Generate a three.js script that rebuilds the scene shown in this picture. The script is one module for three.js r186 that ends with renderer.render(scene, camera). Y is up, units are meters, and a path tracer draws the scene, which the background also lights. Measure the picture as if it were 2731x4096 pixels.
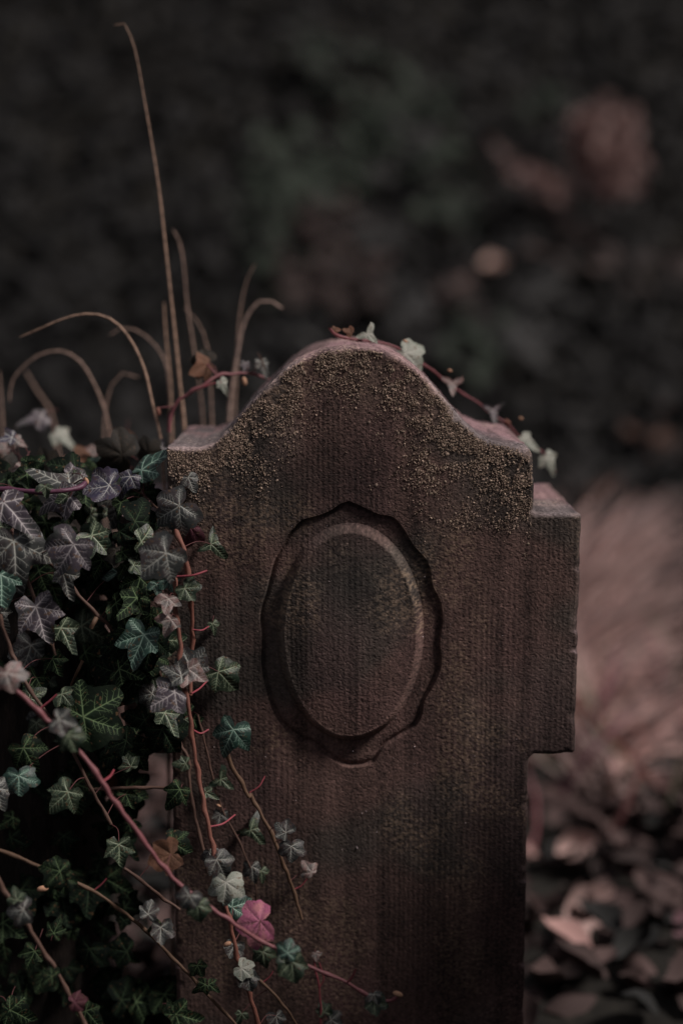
import * as THREE from 'three';
import { mergeGeometries } from 'three/addons/utils/BufferGeometryUtils.js';

// ------------------------------------------------------------------ camera, sky, sun, exposure
const scene = new THREE.Scene();
const EYE = new THREE.Vector3(0, 1.1, 1.71), PITCH = THREE.MathUtils.degToRad(-9), FOV = 38;
const camera = new THREE.PerspectiveCamera(FOV, 682 / 1024, 0.05, 200);
camera.position.copy(EYE);
camera.rotation.set(PITCH, 0, 0);
camera.focus = 1.715;
camera.userData.fStop = 1.15;
scene.add(camera);

const EXPOSURE = 0.90;
const SKY_LEVEL = 0.2;                       // overcast sky, brightest overhead
{
  const W = 64, H = 32, d = new Float32Array(W * H * 4);
  for (let j = 0; j < H; j++) {
    const s = Math.max(0, Math.sin(((j + 0.5) / H - 0.5) * Math.PI));
    const l = SKY_LEVEL * (1 + 2.6 * s) / 3;
    for (let i = 0; i < W; i++) d.set([l * 1.0, l * 0.945, l * 1.06, 1], (j * W + i) * 4);
  }
  const t = new THREE.DataTexture(d, W, H, THREE.RGBAFormat, THREE.FloatType);
  t.mapping = THREE.EquirectangularReflectionMapping;
  t.magFilter = THREE.LinearFilter; t.needsUpdate = true;
  scene.background = t; scene.environment = t;
}
const sun = new THREE.DirectionalLight(new THREE.Color(1, 0.89, 0.85), 3.2);
sun.position.set(5.4, 7.2, 1.9);
sun.target.position.set(0, 0.6, 0);
sun.castShadow = true; sun.shadow.radius = 20; sun.shadow.mapSize.set(2048, 2048);
Object.assign(sun.shadow.camera, { left: -6, right: 6, top: 6, bottom: -6, near: 0.5, far: 30 });
scene.add(sun, sun.target);

// ------------------------------------------------------------------ helpers
function rng(seed) { let a = seed >>> 0; return () => { a = (a + 0x6D2B79F5) | 0; let t = Math.imul(a ^ (a >>> 15), 1 | a); t = (t + Math.imul(t ^ (t >>> 7), 61 | t)) ^ t; return ((t ^ (t >>> 14)) >>> 0) / 4294967296; }; }
const HASH = (() => { const r = rng(77), a = new Float32Array(65536); for (let i = 0; i < a.length; i++) a[i] = r(); return a; })();
const h2 = (i, j) => HASH[((i * 73 + j * 4099 + (i ^ (j * 31)) * 17) & 65535)];
function vnoise(x, y) {
  const i = Math.floor(x), j = Math.floor(y); let u = x - i, v = y - j;
  u = u * u * (3 - 2 * u); v = v * v * (3 - 2 * v);
  const a = h2(i, j), b = h2(i + 1, j), c = h2(i, j + 1), e = h2(i + 1, j + 1);
  return a + (b - a) * u + (c - a) * v + (a - b - c + e) * u * v;
}
const fbm = (x, y, n = 4) => { let s = 0, a = 0.5, t = 0; for (let k = 0; k < n; k++) { s += a * vnoise(x, y); t += a; a *= 0.5; x = x * 2.03 + 17.1; y = y * 2.03 + 5.7; } return s / t; };
const clamp = (x, a = 0, b = 1) => Math.min(b, Math.max(a, x));
const sstep = (a, b, x) => { const t = clamp((x - a) / (b - a)); return t * t * (3 - 2 * t); };
const mix = (a, b, t) => a + (b - a) * t;

const used = {};
function numbered(name) { const n = used[name] = (used[name] ?? -1) + 1; return n ? `${name}_${String(n).padStart(3, '0')}` : name; }
function shade(o) { o.castShadow = true; o.receiveShadow = true; return o; }
function tag(o, label, category, group) { o.userData.label = label; o.userData.category = category; if (group) o.userData.group = group; return o; }
function thing(name, label, category, pos, group) { const g = new THREE.Group(); g.name = numbered(name); g.position.copy(pos); scene.add(g); return tag(g, label, category, group); }
function part(name, geo, mat, parent) { const m = shade(new THREE.Mesh(geo, mat)); m.name = name; parent.add(m); return m; }

// a pixel of the photograph (2731 x 4096) to the point of the plane z = const that it shows
const FPX = 2048 / Math.tan(THREE.MathUtils.degToRad(FOV / 2)), CP = Math.cos(PITCH), SP = Math.sin(PITCH);
function at(px, py, z = 0) {
  const x = (px - 1365.5) / FPX, y = -(py - 2048) / FPX;
  const dy = y * CP + SP, dz = y * SP - CP, t = (z - EYE.z) / dz;
  return new THREE.Vector3(EYE.x + x * t, EYE.y + dy * t, z);
}
const CROPS = { A: [0, 1600, 1.568], B: [0, 2500, 1.568], C: [500, 3100, 1.3067], D: [600, 1200, 1.568], E: [1400, 1200, 1.568], F: [0, 0, 1.3067], G: [1000, 1950, 1.742], H: [1900, 1900, 1.071], I: [0, 3300, 1.568], S: [0, 0, 0.5742] };
const src = (c, x, y) => { const [ox, oy, s] = CROPS[c]; return [ox + x / s, oy + y / s]; };
const P = (c, x, y, z = 0) => at(...src(c, x, y), z);

function dataTex(w, h, fn, srgb, repeat = true) {
  const d = new Uint8Array(w * h * 4);
  for (let j = 0; j < h; j++) for (let i = 0; i < w; i++) {
    const c = fn(i, j), k = (j * w + i) * 4;
    for (let q = 0; q < 3; q++) { let v = clamp(c[q]); if (srgb) v = v <= 0.0031308 ? v * 12.92 : 1.055 * Math.pow(v, 1 / 2.4) - 0.055; d[k + q] = Math.round(v * 255); }
    d[k + 3] = 255;
  }
  const t = new THREE.DataTexture(d, w, h, THREE.RGBAFormat, THREE.UnsignedByteType);
  if (srgb) t.colorSpace = THREE.SRGBColorSpace;
  t.magFilter = THREE.LinearFilter; t.minFilter = THREE.LinearMipmapLinearFilter; t.generateMipmaps = true;
  t.wrapS = t.wrapT = repeat ? THREE.RepeatWrapping : THREE.ClampToEdgeWrapping;
  t.needsUpdate = true; return t;
}
const lin = (r, g, b) => new THREE.Color().setRGB(r, g, b);
// a tube that tapers, with its own radius at each point
function taperTube(pts, radii, sides = 7, per = 4, wobble = 0, seed = 1, flat = 1) {
  const curve = new THREE.CatmullRomCurve3(pts), n = Math.max(2, (pts.length - 1) * per), pos = [], nor = [], uv = [], idx = [], r = rng(seed);
  const fr = curve.computeFrenetFrames(n, false); let len = 0, last = null;
  for (let i = 0; i <= n; i++) {
    const t = i / n, p = curve.getPointAt(t), k = t * (radii.length - 1), a = Math.min(radii.length - 2, Math.floor(k));
    if (last) len += p.distanceTo(last); last = p;
    const rad = (radii.length > 1 ? mix(radii[a], radii[a + 1], k - a) : radii[0]) * (1 + wobble * (r() - 0.5));
    const N = fr.normals[i], B = fr.binormals[i];
    for (let s = 0; s <= sides; s++) {
      const an = s / sides * Math.PI * 2, c = Math.cos(an), q = Math.sin(an) * flat, d = new THREE.Vector3().addScaledVector(N, c).addScaledVector(B, q);
      pos.push(p.x + d.x * rad, p.y + d.y * rad, p.z + d.z * rad); d.normalize(); nor.push(d.x, d.y, d.z); uv.push(s / sides, len * 30);
    }
  }
  for (let i = 0; i < n; i++) for (let s = 0; s < sides; s++) { const a = i * (sides + 1) + s, b = a + sides + 1; idx.push(a, a + 1, b, b, a + 1, b + 1); }
  const g = new THREE.BufferGeometry();
  g.setAttribute('position', new THREE.Float32BufferAttribute(pos, 3)); g.setAttribute('normal', new THREE.Float32BufferAttribute(nor, 3)); g.setAttribute('uv', new THREE.Float32BufferAttribute(uv, 2)); g.setIndex(idx);
  return g;
}

// ------------------------------------------------------------------ ground and the bank behind
const groundH = (x, z) => {
  const up = sstep(-3.4, -11, z);
  return up * 5.2 + (fbm(x * 1.1 + 40, z * 1.1 + 9, 4) - 0.5) * (0.10 + 0.5 * up);
};
const soilTex = dataTex(512, 512, (i, j) => { const n = fbm(i / 22, j / 22, 4), m = fbm(i / 5 + 60, j / 5, 3), k = 0.5 + n * 0.9; const b = m > 0.62 ? 1.9 : 1; return [0.045 * k * b, 0.035 * k * b, 0.028 * k * b]; }, true);
{
  const nx = 120, nz = 150, pos = [], uv = [], idx = [];
  const xs = i => { const t = i / nx * 2 - 1; return Math.sign(t) * (Math.abs(t) * 3 + Math.pow(Math.abs(t), 5) * 57); };
  const zs = j => { const t = j / nz; return t < 0.8 ? mix(2.5, -14, t / 0.8) : mix(-14, -60, (t - 0.8) / 0.2); };
  for (let j = 0; j <= nz; j++) for (let i = 0; i <= nx; i++) { const x = xs(i), z = zs(j); pos.push(x, groundH(x, z), z); uv.push(x * 1.3, z * 1.3); }
  for (let j = 0; j < nz; j++) for (let i = 0; i < nx; i++) { const a = j * (nx + 1) + i, b = a + nx + 1; idx.push(a, a + 1, b, b, a + 1, b + 1); }
  const g = new THREE.BufferGeometry();
  g.setAttribute('position', new THREE.Float32BufferAttribute(pos, 3)); g.setAttribute('uv', new THREE.Float32BufferAttribute(uv, 2)); g.setIndex(idx); g.computeVertexNormals();
  const m = shade(new THREE.Mesh(g, new THREE.MeshStandardMaterial({ map: soilTex, color: lin(.22, .26, .23), roughness: 1 }))); m.name = 'ground'; m.userData.kind = 'structure'; scene.add(m);
}

// ------------------------------------------------------------------ the gravestone
const TS = 0.95;                               // metres that the stone texture spans
const suv = (x, y) => [(x + 0.45) / TS, (y - 0.12) / TS];
const stonePt = (i, j, n) => [i / n * TS - 0.45, j / n * TS + 0.12];
const BOSS = P('G', 697, 1018), BRX = 0.0885, BRY = 0.1335;
const V2 = (c, x, y) => { const p = P(c, x, y); return new THREE.Vector2(p.x, p.y); };
const topPts = [];
{ // the top edge from the left shoulder to the right one
  const ctl = [['D', 104, 926], ['D', 200, 926], ['D', 300, 925], ['D', 375, 905], ['D', 440, 858], ['D', 500, 798], ['D', 590, 690], ['D', 680, 596], ['D', 765, 508], ['D', 850, 432], ['D', 950, 368], ['D', 1090, 312], ['D', 1240, 290], ['E', 110, 294], ['E', 230, 320], ['E', 330, 372], ['E', 410, 432], ['E', 490, 500], ['E', 570, 592], ['E', 645, 685], ['E', 725, 780], ['E', 810, 850], ['E', 900, 885], ['E', 1000, 905], ['E', 1080, 915], ['E', 1125, 935], ['E', 1148, 985]];
  const c = new THREE.SplineCurve(ctl.map(a => V2(...a)));
  topPts.push(...c.getPoints(260));
}
const TOPTAB = []; for (let k = 0; k <= 400; k++) { const x = -0.45 + k / 400 * 0.95; let q = topPts[0]; for (const p of topPts) if (Math.abs(p.x - x) < Math.abs(q.x - x)) q = p; TOPTAB.push(q.y); }
const topAt = x => TOPTAB[Math.round(clamp((x + 0.45) / 0.95) * 400)];
const TN = 2048;
const stoneBump = dataTex(TN, TN, (i, j) => {
  const [x, y] = stonePt(i, j, TN);
  const wob = (fbm(x * 30, y * 6, 2) - 0.5) * 0.006;
  const ph = (x + wob) / 0.0064;
  const rib = 0.5 + 0.5 * Math.cos(ph * Math.PI * 2), str = sstep(0.35, 0.62, fbm(x * 12 + 9, y * 5 + 3, 3));
  const dash = vnoise(x / 0.0026 + 31, y / 0.011 + 5 + h2(Math.floor(ph), 7) * 40);
  const grain = vnoise(x / 0.0011, y / 0.0011), g2 = vnoise(x / 0.0024 + 50, y / 0.0019), pit = sstep(0.80, 0.92, vnoise(x / 0.0021 + 9, y / 0.0024 + 77));
  const v = 0.36 + rib * 0.14 * (0.2 + 0.8 * str) + dash * 0.09 + grain * 0.18 + g2 * 0.20 - pit * 0.22 + (fbm(x * 9, y * 9, 3) - 0.5) * 0.25;
  return [v, v, v];
}, false);
const stoneMap = dataTex(TN, TN, (i, j) => {
  const [x, y] = stonePt(i, j, TN);
  const wob = (fbm(x * 30, y * 6, 2) - 0.5) * 0.006, ribD = (0.5 - 0.5 * Math.cos((x + wob) / 0.0064 * Math.PI * 2)) * sstep(0.3, 0.6, fbm(x * 12 + 9, y * 5 + 3, 3));   // darker in the tooling grooves
  const big = fbm(x * 7 + 3, y * 5 + 8, 4), mid = fbm(x * 32 + 11, y * 22, 3), sp = vnoise(x / 0.0015 + 8, y / 0.0013), sp2 = vnoise(x / 0.0032 + 80, y / 0.0021 + 3);
  const streak = fbm(x * 60 + 4, y * 3 + 2, 3);
  let k = 0.68 - 0.11 * ribD + (sp - 0.5) * 0.5 + (sp2 - 0.5) * 0.45 + (mid - 0.5) * 0.5 + (streak - 0.5) * 0.8;
  let r = 0.168, g = 0.102, b = 0.085;
  const green = sstep(0.48, 0.64, fbm(x * 6 + 31, y * 7 + 12, 3));           // algae
  r = mix(r, 0.080, green * 0.75); g = mix(g, 0.074, green * 0.75); b = mix(b, 0.062, green * 0.75);
  const mauve = sstep(0.5, 0.7, fbm(x * 9 + 77, y * 6 + 41, 3));
  r = mix(r, 0.178, mauve * 0.4); g = mix(g, 0.100, mauve * 0.4); b = mix(b, 0.096, mauve * 0.4);
  const gold = sstep(0.52, 0.72, fbm(x * 14 + 5, y * 11 + 60, 4)) * sstep(0.35, 0.75, sp2);   // thin ochre lichen film
  r = mix(r, 0.29, gold * 0.55); g = mix(g, 0.205, gold * 0.55); b = mix(b, 0.14, gold * 0.55);
  const tp = topAt(x) - y, film = Math.exp(-Math.pow(Math.max(0, tp) / (0.05 + 0.05 * big), 2)) * sstep(0.3, 0.7, mid) * (tp > -0.01 && tp < 0.2 ? 1 : 0);   // crust stains the stone under the top edge
  r = mix(r, 0.235, film * 0.55); g = mix(g, 0.168, film * 0.55); b = mix(b, 0.132, film * 0.55);
  const dB = Math.hypot((x - BOSS.x) / 0.035, (y - BOSS.y - 0.062) / 0.05), blot = Math.exp(-dB * dB);   // the dark damp blot on the oval
  k *= 1 - 0.55 * blot; g = mix(g, r * 0.95, blot * 0.6); b = mix(b, r * 0.8, blot * 0.6);
  if (sp > 0.93 && sp2 > 0.55) k *= 1.9;
  const darkPart = sstep(0.42, 0.62, fbm(x * 7 + 90, y * 3.4 + 15, 4) + 0.30 * sstep(-0.02, -0.19, x) + 0.12 * sstep(0.62, 0.42, y) - 0.14 - 0.3 * sstep(0.86, 0.96, y));   // darker towards the left and the bottom, with ragged edges
  k *= 1 - 0.36 * darkPart;
  k *= 0.82 + 0.5 * big; k = Math.max(0.18, k);
  return [r * k, g * k, b * k];
}, true);
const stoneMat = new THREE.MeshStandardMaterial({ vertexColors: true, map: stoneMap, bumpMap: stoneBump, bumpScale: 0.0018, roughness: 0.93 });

function resample(pts, step) {
  const out = [];
  for (let i = 0; i < pts.length; i++) {
    const a = pts[i], b = pts[(i + 1) % pts.length], d = a.distanceTo(b), n = Math.max(1, Math.round(d / step));
    for (let k = 0; k < n; k++) out.push(new THREE.Vector2().lerpVectors(a, b, k / n));
  }
  return out;
}
function normals2(pts, reach = 1) {                // outward for a counter-clockwise outline
  const n = pts.length;
  return pts.map((p, i) => { const a = pts[(i - reach + n) % n], b = pts[(i + reach) % n], t = new THREE.Vector2().subVectors(b, a).normalize(); return new THREE.Vector2(t.y, -t.x); });
}
const STONE_D = 0.27;
const XL = P('D', 102, 1000).x, XR = P('E', 1156, 1100).x, XC = (XL + XR) / 2, XA = P('E', 1447, 1420).x;
const yArmT = P('E', 1300, 1342).y, yArmB = P('H', 330, 1198).y;
const outline = (() => {
  const o = [];
  o.push(new THREE.Vector2(XL, -0.3), new THREE.Vector2(XR, -0.3), new THREE.Vector2(XR, yArmB - 0.006), new THREE.Vector2(XR + 0.006, yArmB), new THREE.Vector2(XA - 0.004, yArmB), new THREE.Vector2(XA, yArmB + 0.004));
  o.push(new THREE.Vector2(XA, yArmT - 0.003), new THREE.Vector2(XA - 0.003, yArmT), new THREE.Vector2(XR + 0.004, yArmT), new THREE.Vector2(XR, yArmT + 0.004));
  for (let i = topPts.length - 1; i >= 0; i--) o.push(topPts[i]);
  o.push(new THREE.Vector2(XL, yArmT + 0.004), new THREE.Vector2(XL - 0.004, yArmT), new THREE.Vector2(2 * XC - XA, yArmT), new THREE.Vector2(2 * XC - XA, yArmB), new THREE.Vector2(XL, yArmB));
  const rs = resample(o, 0.0024), nn = normals2(rs, 3); return rs.map((p, i) => p.clone().addScaledVector(nn[i], (fbm(p.x * 38, p.y * 38, 4) - 0.5) * 0.0032));
})();
const ON = normals2(outline, 2);
const cart = (() => {
  const c = [[690, 92], [790, 135], [890, 182], [1000, 208], [1080, 300], [1140, 400], [1245, 530], [1275, 680], [1330, 800], [1345, 930], [1325, 1080], [1335, 1240], [1280, 1380], [1220, 1480], [1195, 1600], [1130, 1690], [1000, 1770], [920, 1830], [860, 1920], [750, 1952], [640, 1940], [540, 1880], [440, 1800], [350, 1765], [250, 1690], [170, 1590], [110, 1420], [75, 1250], [78, 1050], [62, 880], [105, 720], [140, 580], [170, 480], [230, 380], [290, 295], [365, 225], [480, 192], [560, 158], [630, 112]];
  const sp = new THREE.SplineCurve([...c, c[0]].map(([x, y]) => V2('G', x, y)));
  const p = sp.getPoints(380); p.pop();
  return p.reverse();                              // counter-clockwise in the y-up plane
})();
if (THREE.ShapeUtils.area(cart) < 0) cart.reverse();
if (THREE.ShapeUtils.area(outline) < 0) throw new Error('outline turns the wrong way');
{
  const N = outline.length, pos = [], uv = [], idx = [], bevel = [], edge = [];
  for (let i = 0; i < N; i++) {
    const p = outline[i]; let b = 0.0042 + 0.0022 * fbm(p.x * 90 + 7, p.y * 90, 3) + 0.0065 * sstep(0.55, 0.78, fbm(p.x * 55 + 3, p.y * 55 + 1, 3));
    const e = V2('E', 1085, 930); b += 0.009 * Math.exp(-Math.pow(p.distanceTo(e) / 0.024, 4));                     // the broken corner
    if (p.y > yArmT && Math.abs(p.x - XC) < 0.2) b += 0.002;
    bevel.push(b);
  }
  const ring = (f) => { const base = pos.length / 3; for (let i = 0; i < N; i++) { const [x, y, z] = f(i); pos.push(x, y, z); } return base; };
  const rough = (x, y, z) => (fbm(x * 140 + z * 90, y * 140 - z * 60, 3) - 0.5);
  const rings = [];
  for (let k = 0; k <= 5; k++) { const f = k / 5 * Math.PI / 2; rings.push(ring(i => { const p = outline[i], n = ON[i], b = bevel[i], wear = rough(p.x, p.y, k * 0.01) * 0.0016 * Math.sin(f * 2), ins = b * (1 - Math.sin(f)) + wear; return [p.x - n.x * ins, p.y - n.y * ins, -b * (1 - Math.cos(f)) + wear]; })); }
  for (let k = 1; k <= 22; k++) { const z = -0.008 - (STONE_D - 0.008) * Math.pow(k / 22, 1.25); rings.push(ring(i => { const p = outline[i], n = ON[i], w = rough(p.x, p.y, z) * 0.0036 - 0.004 * sstep(STONE_D - 0.012, STONE_D, -z); return [p.x + n.x * w, p.y + n.y * w, z - 0 * i]; })); }
  for (let q = 0; q < rings.length - 1; q++) for (let i = 0; i < N; i++) { const a = rings[q] + i, b = rings[q] + (i + 1) % N, c = rings[q + 1] + i, e = rings[q + 1] + (i + 1) % N; idx.push(a, c, b, b, c, e); }
  // side coordinates run on round the edge so that the texture keeps its size
  for (let k = 0; k < pos.length / 3; k++) { const x = pos[3 * k], y = pos[3 * k + 1], z = pos[3 * k + 2]; const n = ON[k % N]; uv.push(...suv(x + n.x * -z, y + n.y * -z)); }
  const strip = new THREE.BufferGeometry();
  strip.setAttribute('position', new THREE.Float32BufferAttribute(pos, 3)); strip.setAttribute('uv', new THREE.Float32BufferAttribute(uv, 2)); strip.setIndex(idx); strip.computeVertexNormals();
  { const nn = strip.attributes.normal, cc = new Float32Array(nn.count * 3); for (let k = 0; k < nn.count; k++) { const w = sstep(0.05, 0.75, nn.getY(k)) * (0.55 + 0.45 * fbm(pos[3 * k] * 60, pos[3 * k + 2] * 60 + pos[3 * k + 1] * 20, 3)); cc.set([mix(1, 2.7, w), mix(1, 2.9, w), mix(1, 3.5, w)], k * 3); } strip.setAttribute('color', new THREE.BufferAttribute(cc, 3)); }  // upward faces: dusty film plus light from above, painted as a paler tint
  const flatFace = (contour, holes, z, back) => {
    const v = [...contour, ...holes.flat()], tris = THREE.ShapeUtils.triangulateShape(contour, holes), g = new THREE.BufferGeometry();
    g.setAttribute('position', new THREE.Float32BufferAttribute(v.flatMap(p => [p.x, p.y, typeof z === 'function' ? z(p) : z]), 3));
    g.setAttribute('normal', new THREE.Float32BufferAttribute(v.flatMap(() => [0, 0, back ? -1 : 1]), 3));
    g.setAttribute('uv', new THREE.Float32BufferAttribute(v.flatMap(p => suv(p.x, p.y)), 2)); g.setAttribute('color', new THREE.BufferAttribute(new Float32Array(v.length * 3).fill(1), 3));
    g.setIndex(tris.flatMap(t => back ? [t[0], t[2], t[1]] : t)); return g;
  };
  const r0 = rings[0], front = [], zf = [];
  for (let i = 0; i < N; i++) { front.push(new THREE.Vector2(pos[3 * (r0 + i)], pos[3 * (r0 + i) + 1])); zf.push(pos[3 * (r0 + i) + 2]); }
  const hole = cart.slice().reverse();
  const face = flatFace(front, [hole], 0);
  for (let i = 0; i < N; i++) face.attributes.position.setZ(i, zf[i]);
  const rl = rings[rings.length - 1], back = []; for (let i = 0; i < N; i++) back.push(new THREE.Vector2(pos[3 * (rl + i)], pos[3 * (rl + i) + 1]));
  const backFace = flatFace(back, [], pos[3 * rl + 2], true);
  const root = thing('gravestone', 'dark reddish sandstone gravestone with curved top, square arms and a carved oval', 'gravestone', new THREE.Vector3(XC, 0, 0));
  const shift = g => g.translate(-XC, 0, 0);
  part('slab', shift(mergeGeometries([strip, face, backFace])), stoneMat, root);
  // the sunk field with the wavy edge
  const CN = normals2(cart, 2), M = cart.length, rp = [], ru = [], ri = [], prof = [[-0.0016, 0.0001], [-0.0004, -0.0003], [0.0006, -0.0016], [0.0011, -0.0044], [0.0018, -0.0072], [0.0030, -0.0078], [0.0044, -0.0064], [0.0062, -0.0046], [0.0090, -0.0040], [0.0130, -0.0038]];
  for (const [ins, z] of prof) for (let i = 0; i < M; i++) { const p = cart[i], n = CN[i], w = (fbm(p.x * 200, p.y * 200 + z * 300, 2) - 0.5) * 0.0012; const x = p.x - n.x * (ins + w), y = p.y - n.y * (ins + w); rp.push(x, y, z); ru.push(...suv(x, y)); }
  for (let q = 0; q < prof.length - 1; q++) for (let i = 0; i < M; i++) { const a = q * M + i, b = q * M + (i + 1) % M, c = a + M, e = b + M; ri.push(a, b, c, b, e, c); }
  const wall = new THREE.BufferGeometry(); wall.setAttribute('position', new THREE.Float32BufferAttribute(rp, 3)); wall.setAttribute('uv', new THREE.Float32BufferAttribute(ru, 2)); wall.setAttribute('color', new THREE.BufferAttribute(new Float32Array(rp.length).fill(1), 3)); wall.setIndex(ri); wall.computeVertexNormals();
  const lastRing = []; for (let i = 0; i < M; i++) lastRing.push(new THREE.Vector2(rp[3 * ((prof.length - 1) * M + i)], rp[3 * ((prof.length - 1) * M + i) + 1]));
  part('sunk_field', shift(mergeGeometries([wall, flatFace(lastRing, [], -0.0038)])), stoneMat, root);
  // the raised oval with its rounded rim
  const op = [], ou = [], oi = [], na = 140, prf = [[0, -0.0060], [0.0008, -0.0048], [0.0026, -0.0024], [0.0046, 0.0006], [0.0066, 0.0036], [0.0084, 0.0058], [0.0100, 0.0072], [0.0114, 0.0079], [0.0126, 0.0081], [0.0140, 0.0080], [0.0190, 0.0086], [0.028, 0.0101], [0.042, 0.0118], [0.06, 0.0130], [0.0884, 0.0135]], oc = [];
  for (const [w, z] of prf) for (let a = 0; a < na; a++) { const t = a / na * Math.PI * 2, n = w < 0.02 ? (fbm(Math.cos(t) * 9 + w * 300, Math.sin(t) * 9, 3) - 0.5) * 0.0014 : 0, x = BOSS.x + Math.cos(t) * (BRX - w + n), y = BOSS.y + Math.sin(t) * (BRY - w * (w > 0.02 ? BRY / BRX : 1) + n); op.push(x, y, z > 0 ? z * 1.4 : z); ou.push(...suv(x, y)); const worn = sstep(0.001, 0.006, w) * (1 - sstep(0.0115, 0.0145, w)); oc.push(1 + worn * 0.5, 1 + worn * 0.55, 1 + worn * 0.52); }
  for (let q = 0; q < prf.length - 1; q++) for (let a = 0; a < na; a++) { const A = q * na + a, B = q * na + (a + 1) % na; oi.push(A, B, A + na, B, B + na, A + na); }
  const og = new THREE.BufferGeometry(); og.setAttribute('position', new THREE.Float32BufferAttribute(op, 3)); og.setAttribute('uv', new THREE.Float32BufferAttribute(ou, 2)); og.setAttribute('color', new THREE.Float32BufferAttribute(oc, 3)); og.setIndex(oi); og.computeVertexNormals();
  part('raised_oval', shift(og), stoneMat, root);
  // crusty lichen grains below the top edge
  const r = rng(5), geo = new THREE.IcosahedronGeometry(1, 0), spots = [];
  const tops = topPts.filter((_, i) => i % 3 === 0);
  for (let tries = 0; tries < 300000 && spots.length < 19000; tries++) {
    const x = mix(XL + 0.002, XR - 0.003, r()), y = mix(yArmT - 0.06, 1.03, r());
    let d = 1, above = true; for (const p of tops) { const q = Math.hypot(p.x - x, p.y - y); if (q < d) { d = q; above = p.y > y - 0.001; } }
    const q = tops.reduce((m, p) => Math.abs(p.x - x) < Math.abs(m.x - x) ? p : m);
    if (y > q.y - 0.003) continue;
    const side = (x - XC) / 0.21, reach = 0.042 + 0.012 * Math.max(0, side) + 0.02 * Math.pow(Math.max(0, side), 3) - 0.004 * Math.max(0, -side);
    const clump = fbm(x * 75 + 3, y * 75 + 21, 3), patch = fbm(x * 22 + 13, y * 22 + 4, 2);
    const den = Math.exp(-Math.pow(d / (reach * (0.5 + 1.15 * patch)), 2.0)) * sstep(0.30, 0.62, clump) * (0.35 + 0.65 * sstep(0.002, 0.012, d));
    if (r() < den) spots.push([x, y, d]);
  }
  // stray pale specks lower on the face
  for (const [c, x, y] of [['C', 1212, 380], ['C', 1260, 190], ['G', 515, 1055], ['G', 1145, 1805], ['G', 755, 1157], ['G', 410, 795], ['G', 1203, 1040], ['B', 1505, 140]]) { const p = P(c, x, y); spots.push([p.x, p.y, -1]); }
  for (let k = 0; k < 60; k++) spots.push([mix(XL + .03, XR - .01, r()), mix(0.36, yArmT, r()), -0.5]);
  const im = shade(new THREE.InstancedMesh(geo, new THREE.MeshStandardMaterial({ color: 0xffffff, roughness: 1 }), spots.length)); im.name = 'lichen_crust'; im.userData.kind = 'stuff';
  const o = new THREE.Object3D();
  spots.forEach(([x, y, d], i) => {
    const flake = d >= 0 && r() < 0.05; const s = d < 0 ? (d < -0.7 ? (i % 8 ? .0007 : .0016) : .00032 + .0003 * r()) : 0.00034 + 0.00078 * Math.pow(r(), 2.2); o.position.set(x - XC, y, s * 0.35 + (d < 0 && Math.hypot((x - BOSS.x) / BRX, (y - BOSS.y) / BRY) < 0.86 ? 0.0160 : 0)); o.rotation.set(r() * 6, r() * 6, r() * 6); o.scale.set(s * (0.7 + 1.0 * r()), s * (0.7 + 0.8 * r()), s * 0.42); if (flake) { o.rotation.set(0, 0, r() * 6); o.scale.set(s * (1.4 + r()), s * (1.0 + r()), s * 0.55); } o.updateMatrix(); im.setMatrixAt(i, o.matrix);
    const k = 0.4 + 0.95 * r(); im.setColorAt(i, d < 0 ? lin(.6, .5, .5) : lin(0.47 * k, (0.345 + .03 * r()) * k, 0.275 * k));
  });
  root.add(im);
}

// ------------------------------------------------------------------ the low rough stone under the ivy
{
  const mk = (x0, x1, y0, y1, z0, z1, seed) => {
    const g = new THREE.BoxGeometry(1, 1, 1, 22, 40, 14), p = g.attributes.position;
    for (let i = 0; i < p.count; i++) {
      let x = p.getX(i), y = p.getY(i), z = p.getZ(i); const l = Math.pow(Math.pow(Math.abs(x * 2), 8) + Math.pow(Math.abs(y * 2), 8) + Math.pow(Math.abs(z * 2), 8), 1 / 8) || 1; x /= l; y /= l; z /= l;
      const n = (fbm(x * 6 + seed, y * 9 + z * 5, 4) - 0.5) * 0.16; x *= 1 + n; z *= 1 + n;
      p.setXYZ(i, mix(x0, x1, x + 0.5), mix(y0, y1, y + 0.5 + n * 0.12), mix(z0, z1, z + 0.5));
    }
    g.computeVertexNormals(); return g;
  };
  const a = P('A', -240, 760, -0.03), b = P('B', 470, 900, -0.03);
  const root = thing('rough_stone', 'low rough brown stone buried under the ivy beside the gravestone', 'stone', new THREE.Vector3((a.x + b.x) / 2, 0, -0.16));
  const g = mk(a.x, b.x, -0.1, a.y - 0.01, -0.30, -0.04, 3); g.translate(-root.position.x, 0, 0.16);
  part('block', g, new THREE.MeshStandardMaterial({ map: soilTex, color: lin(.55, .5, .48), bumpMap: stoneBump, bumpScale: 0.004, roughness: 1 }), root);
}

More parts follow.
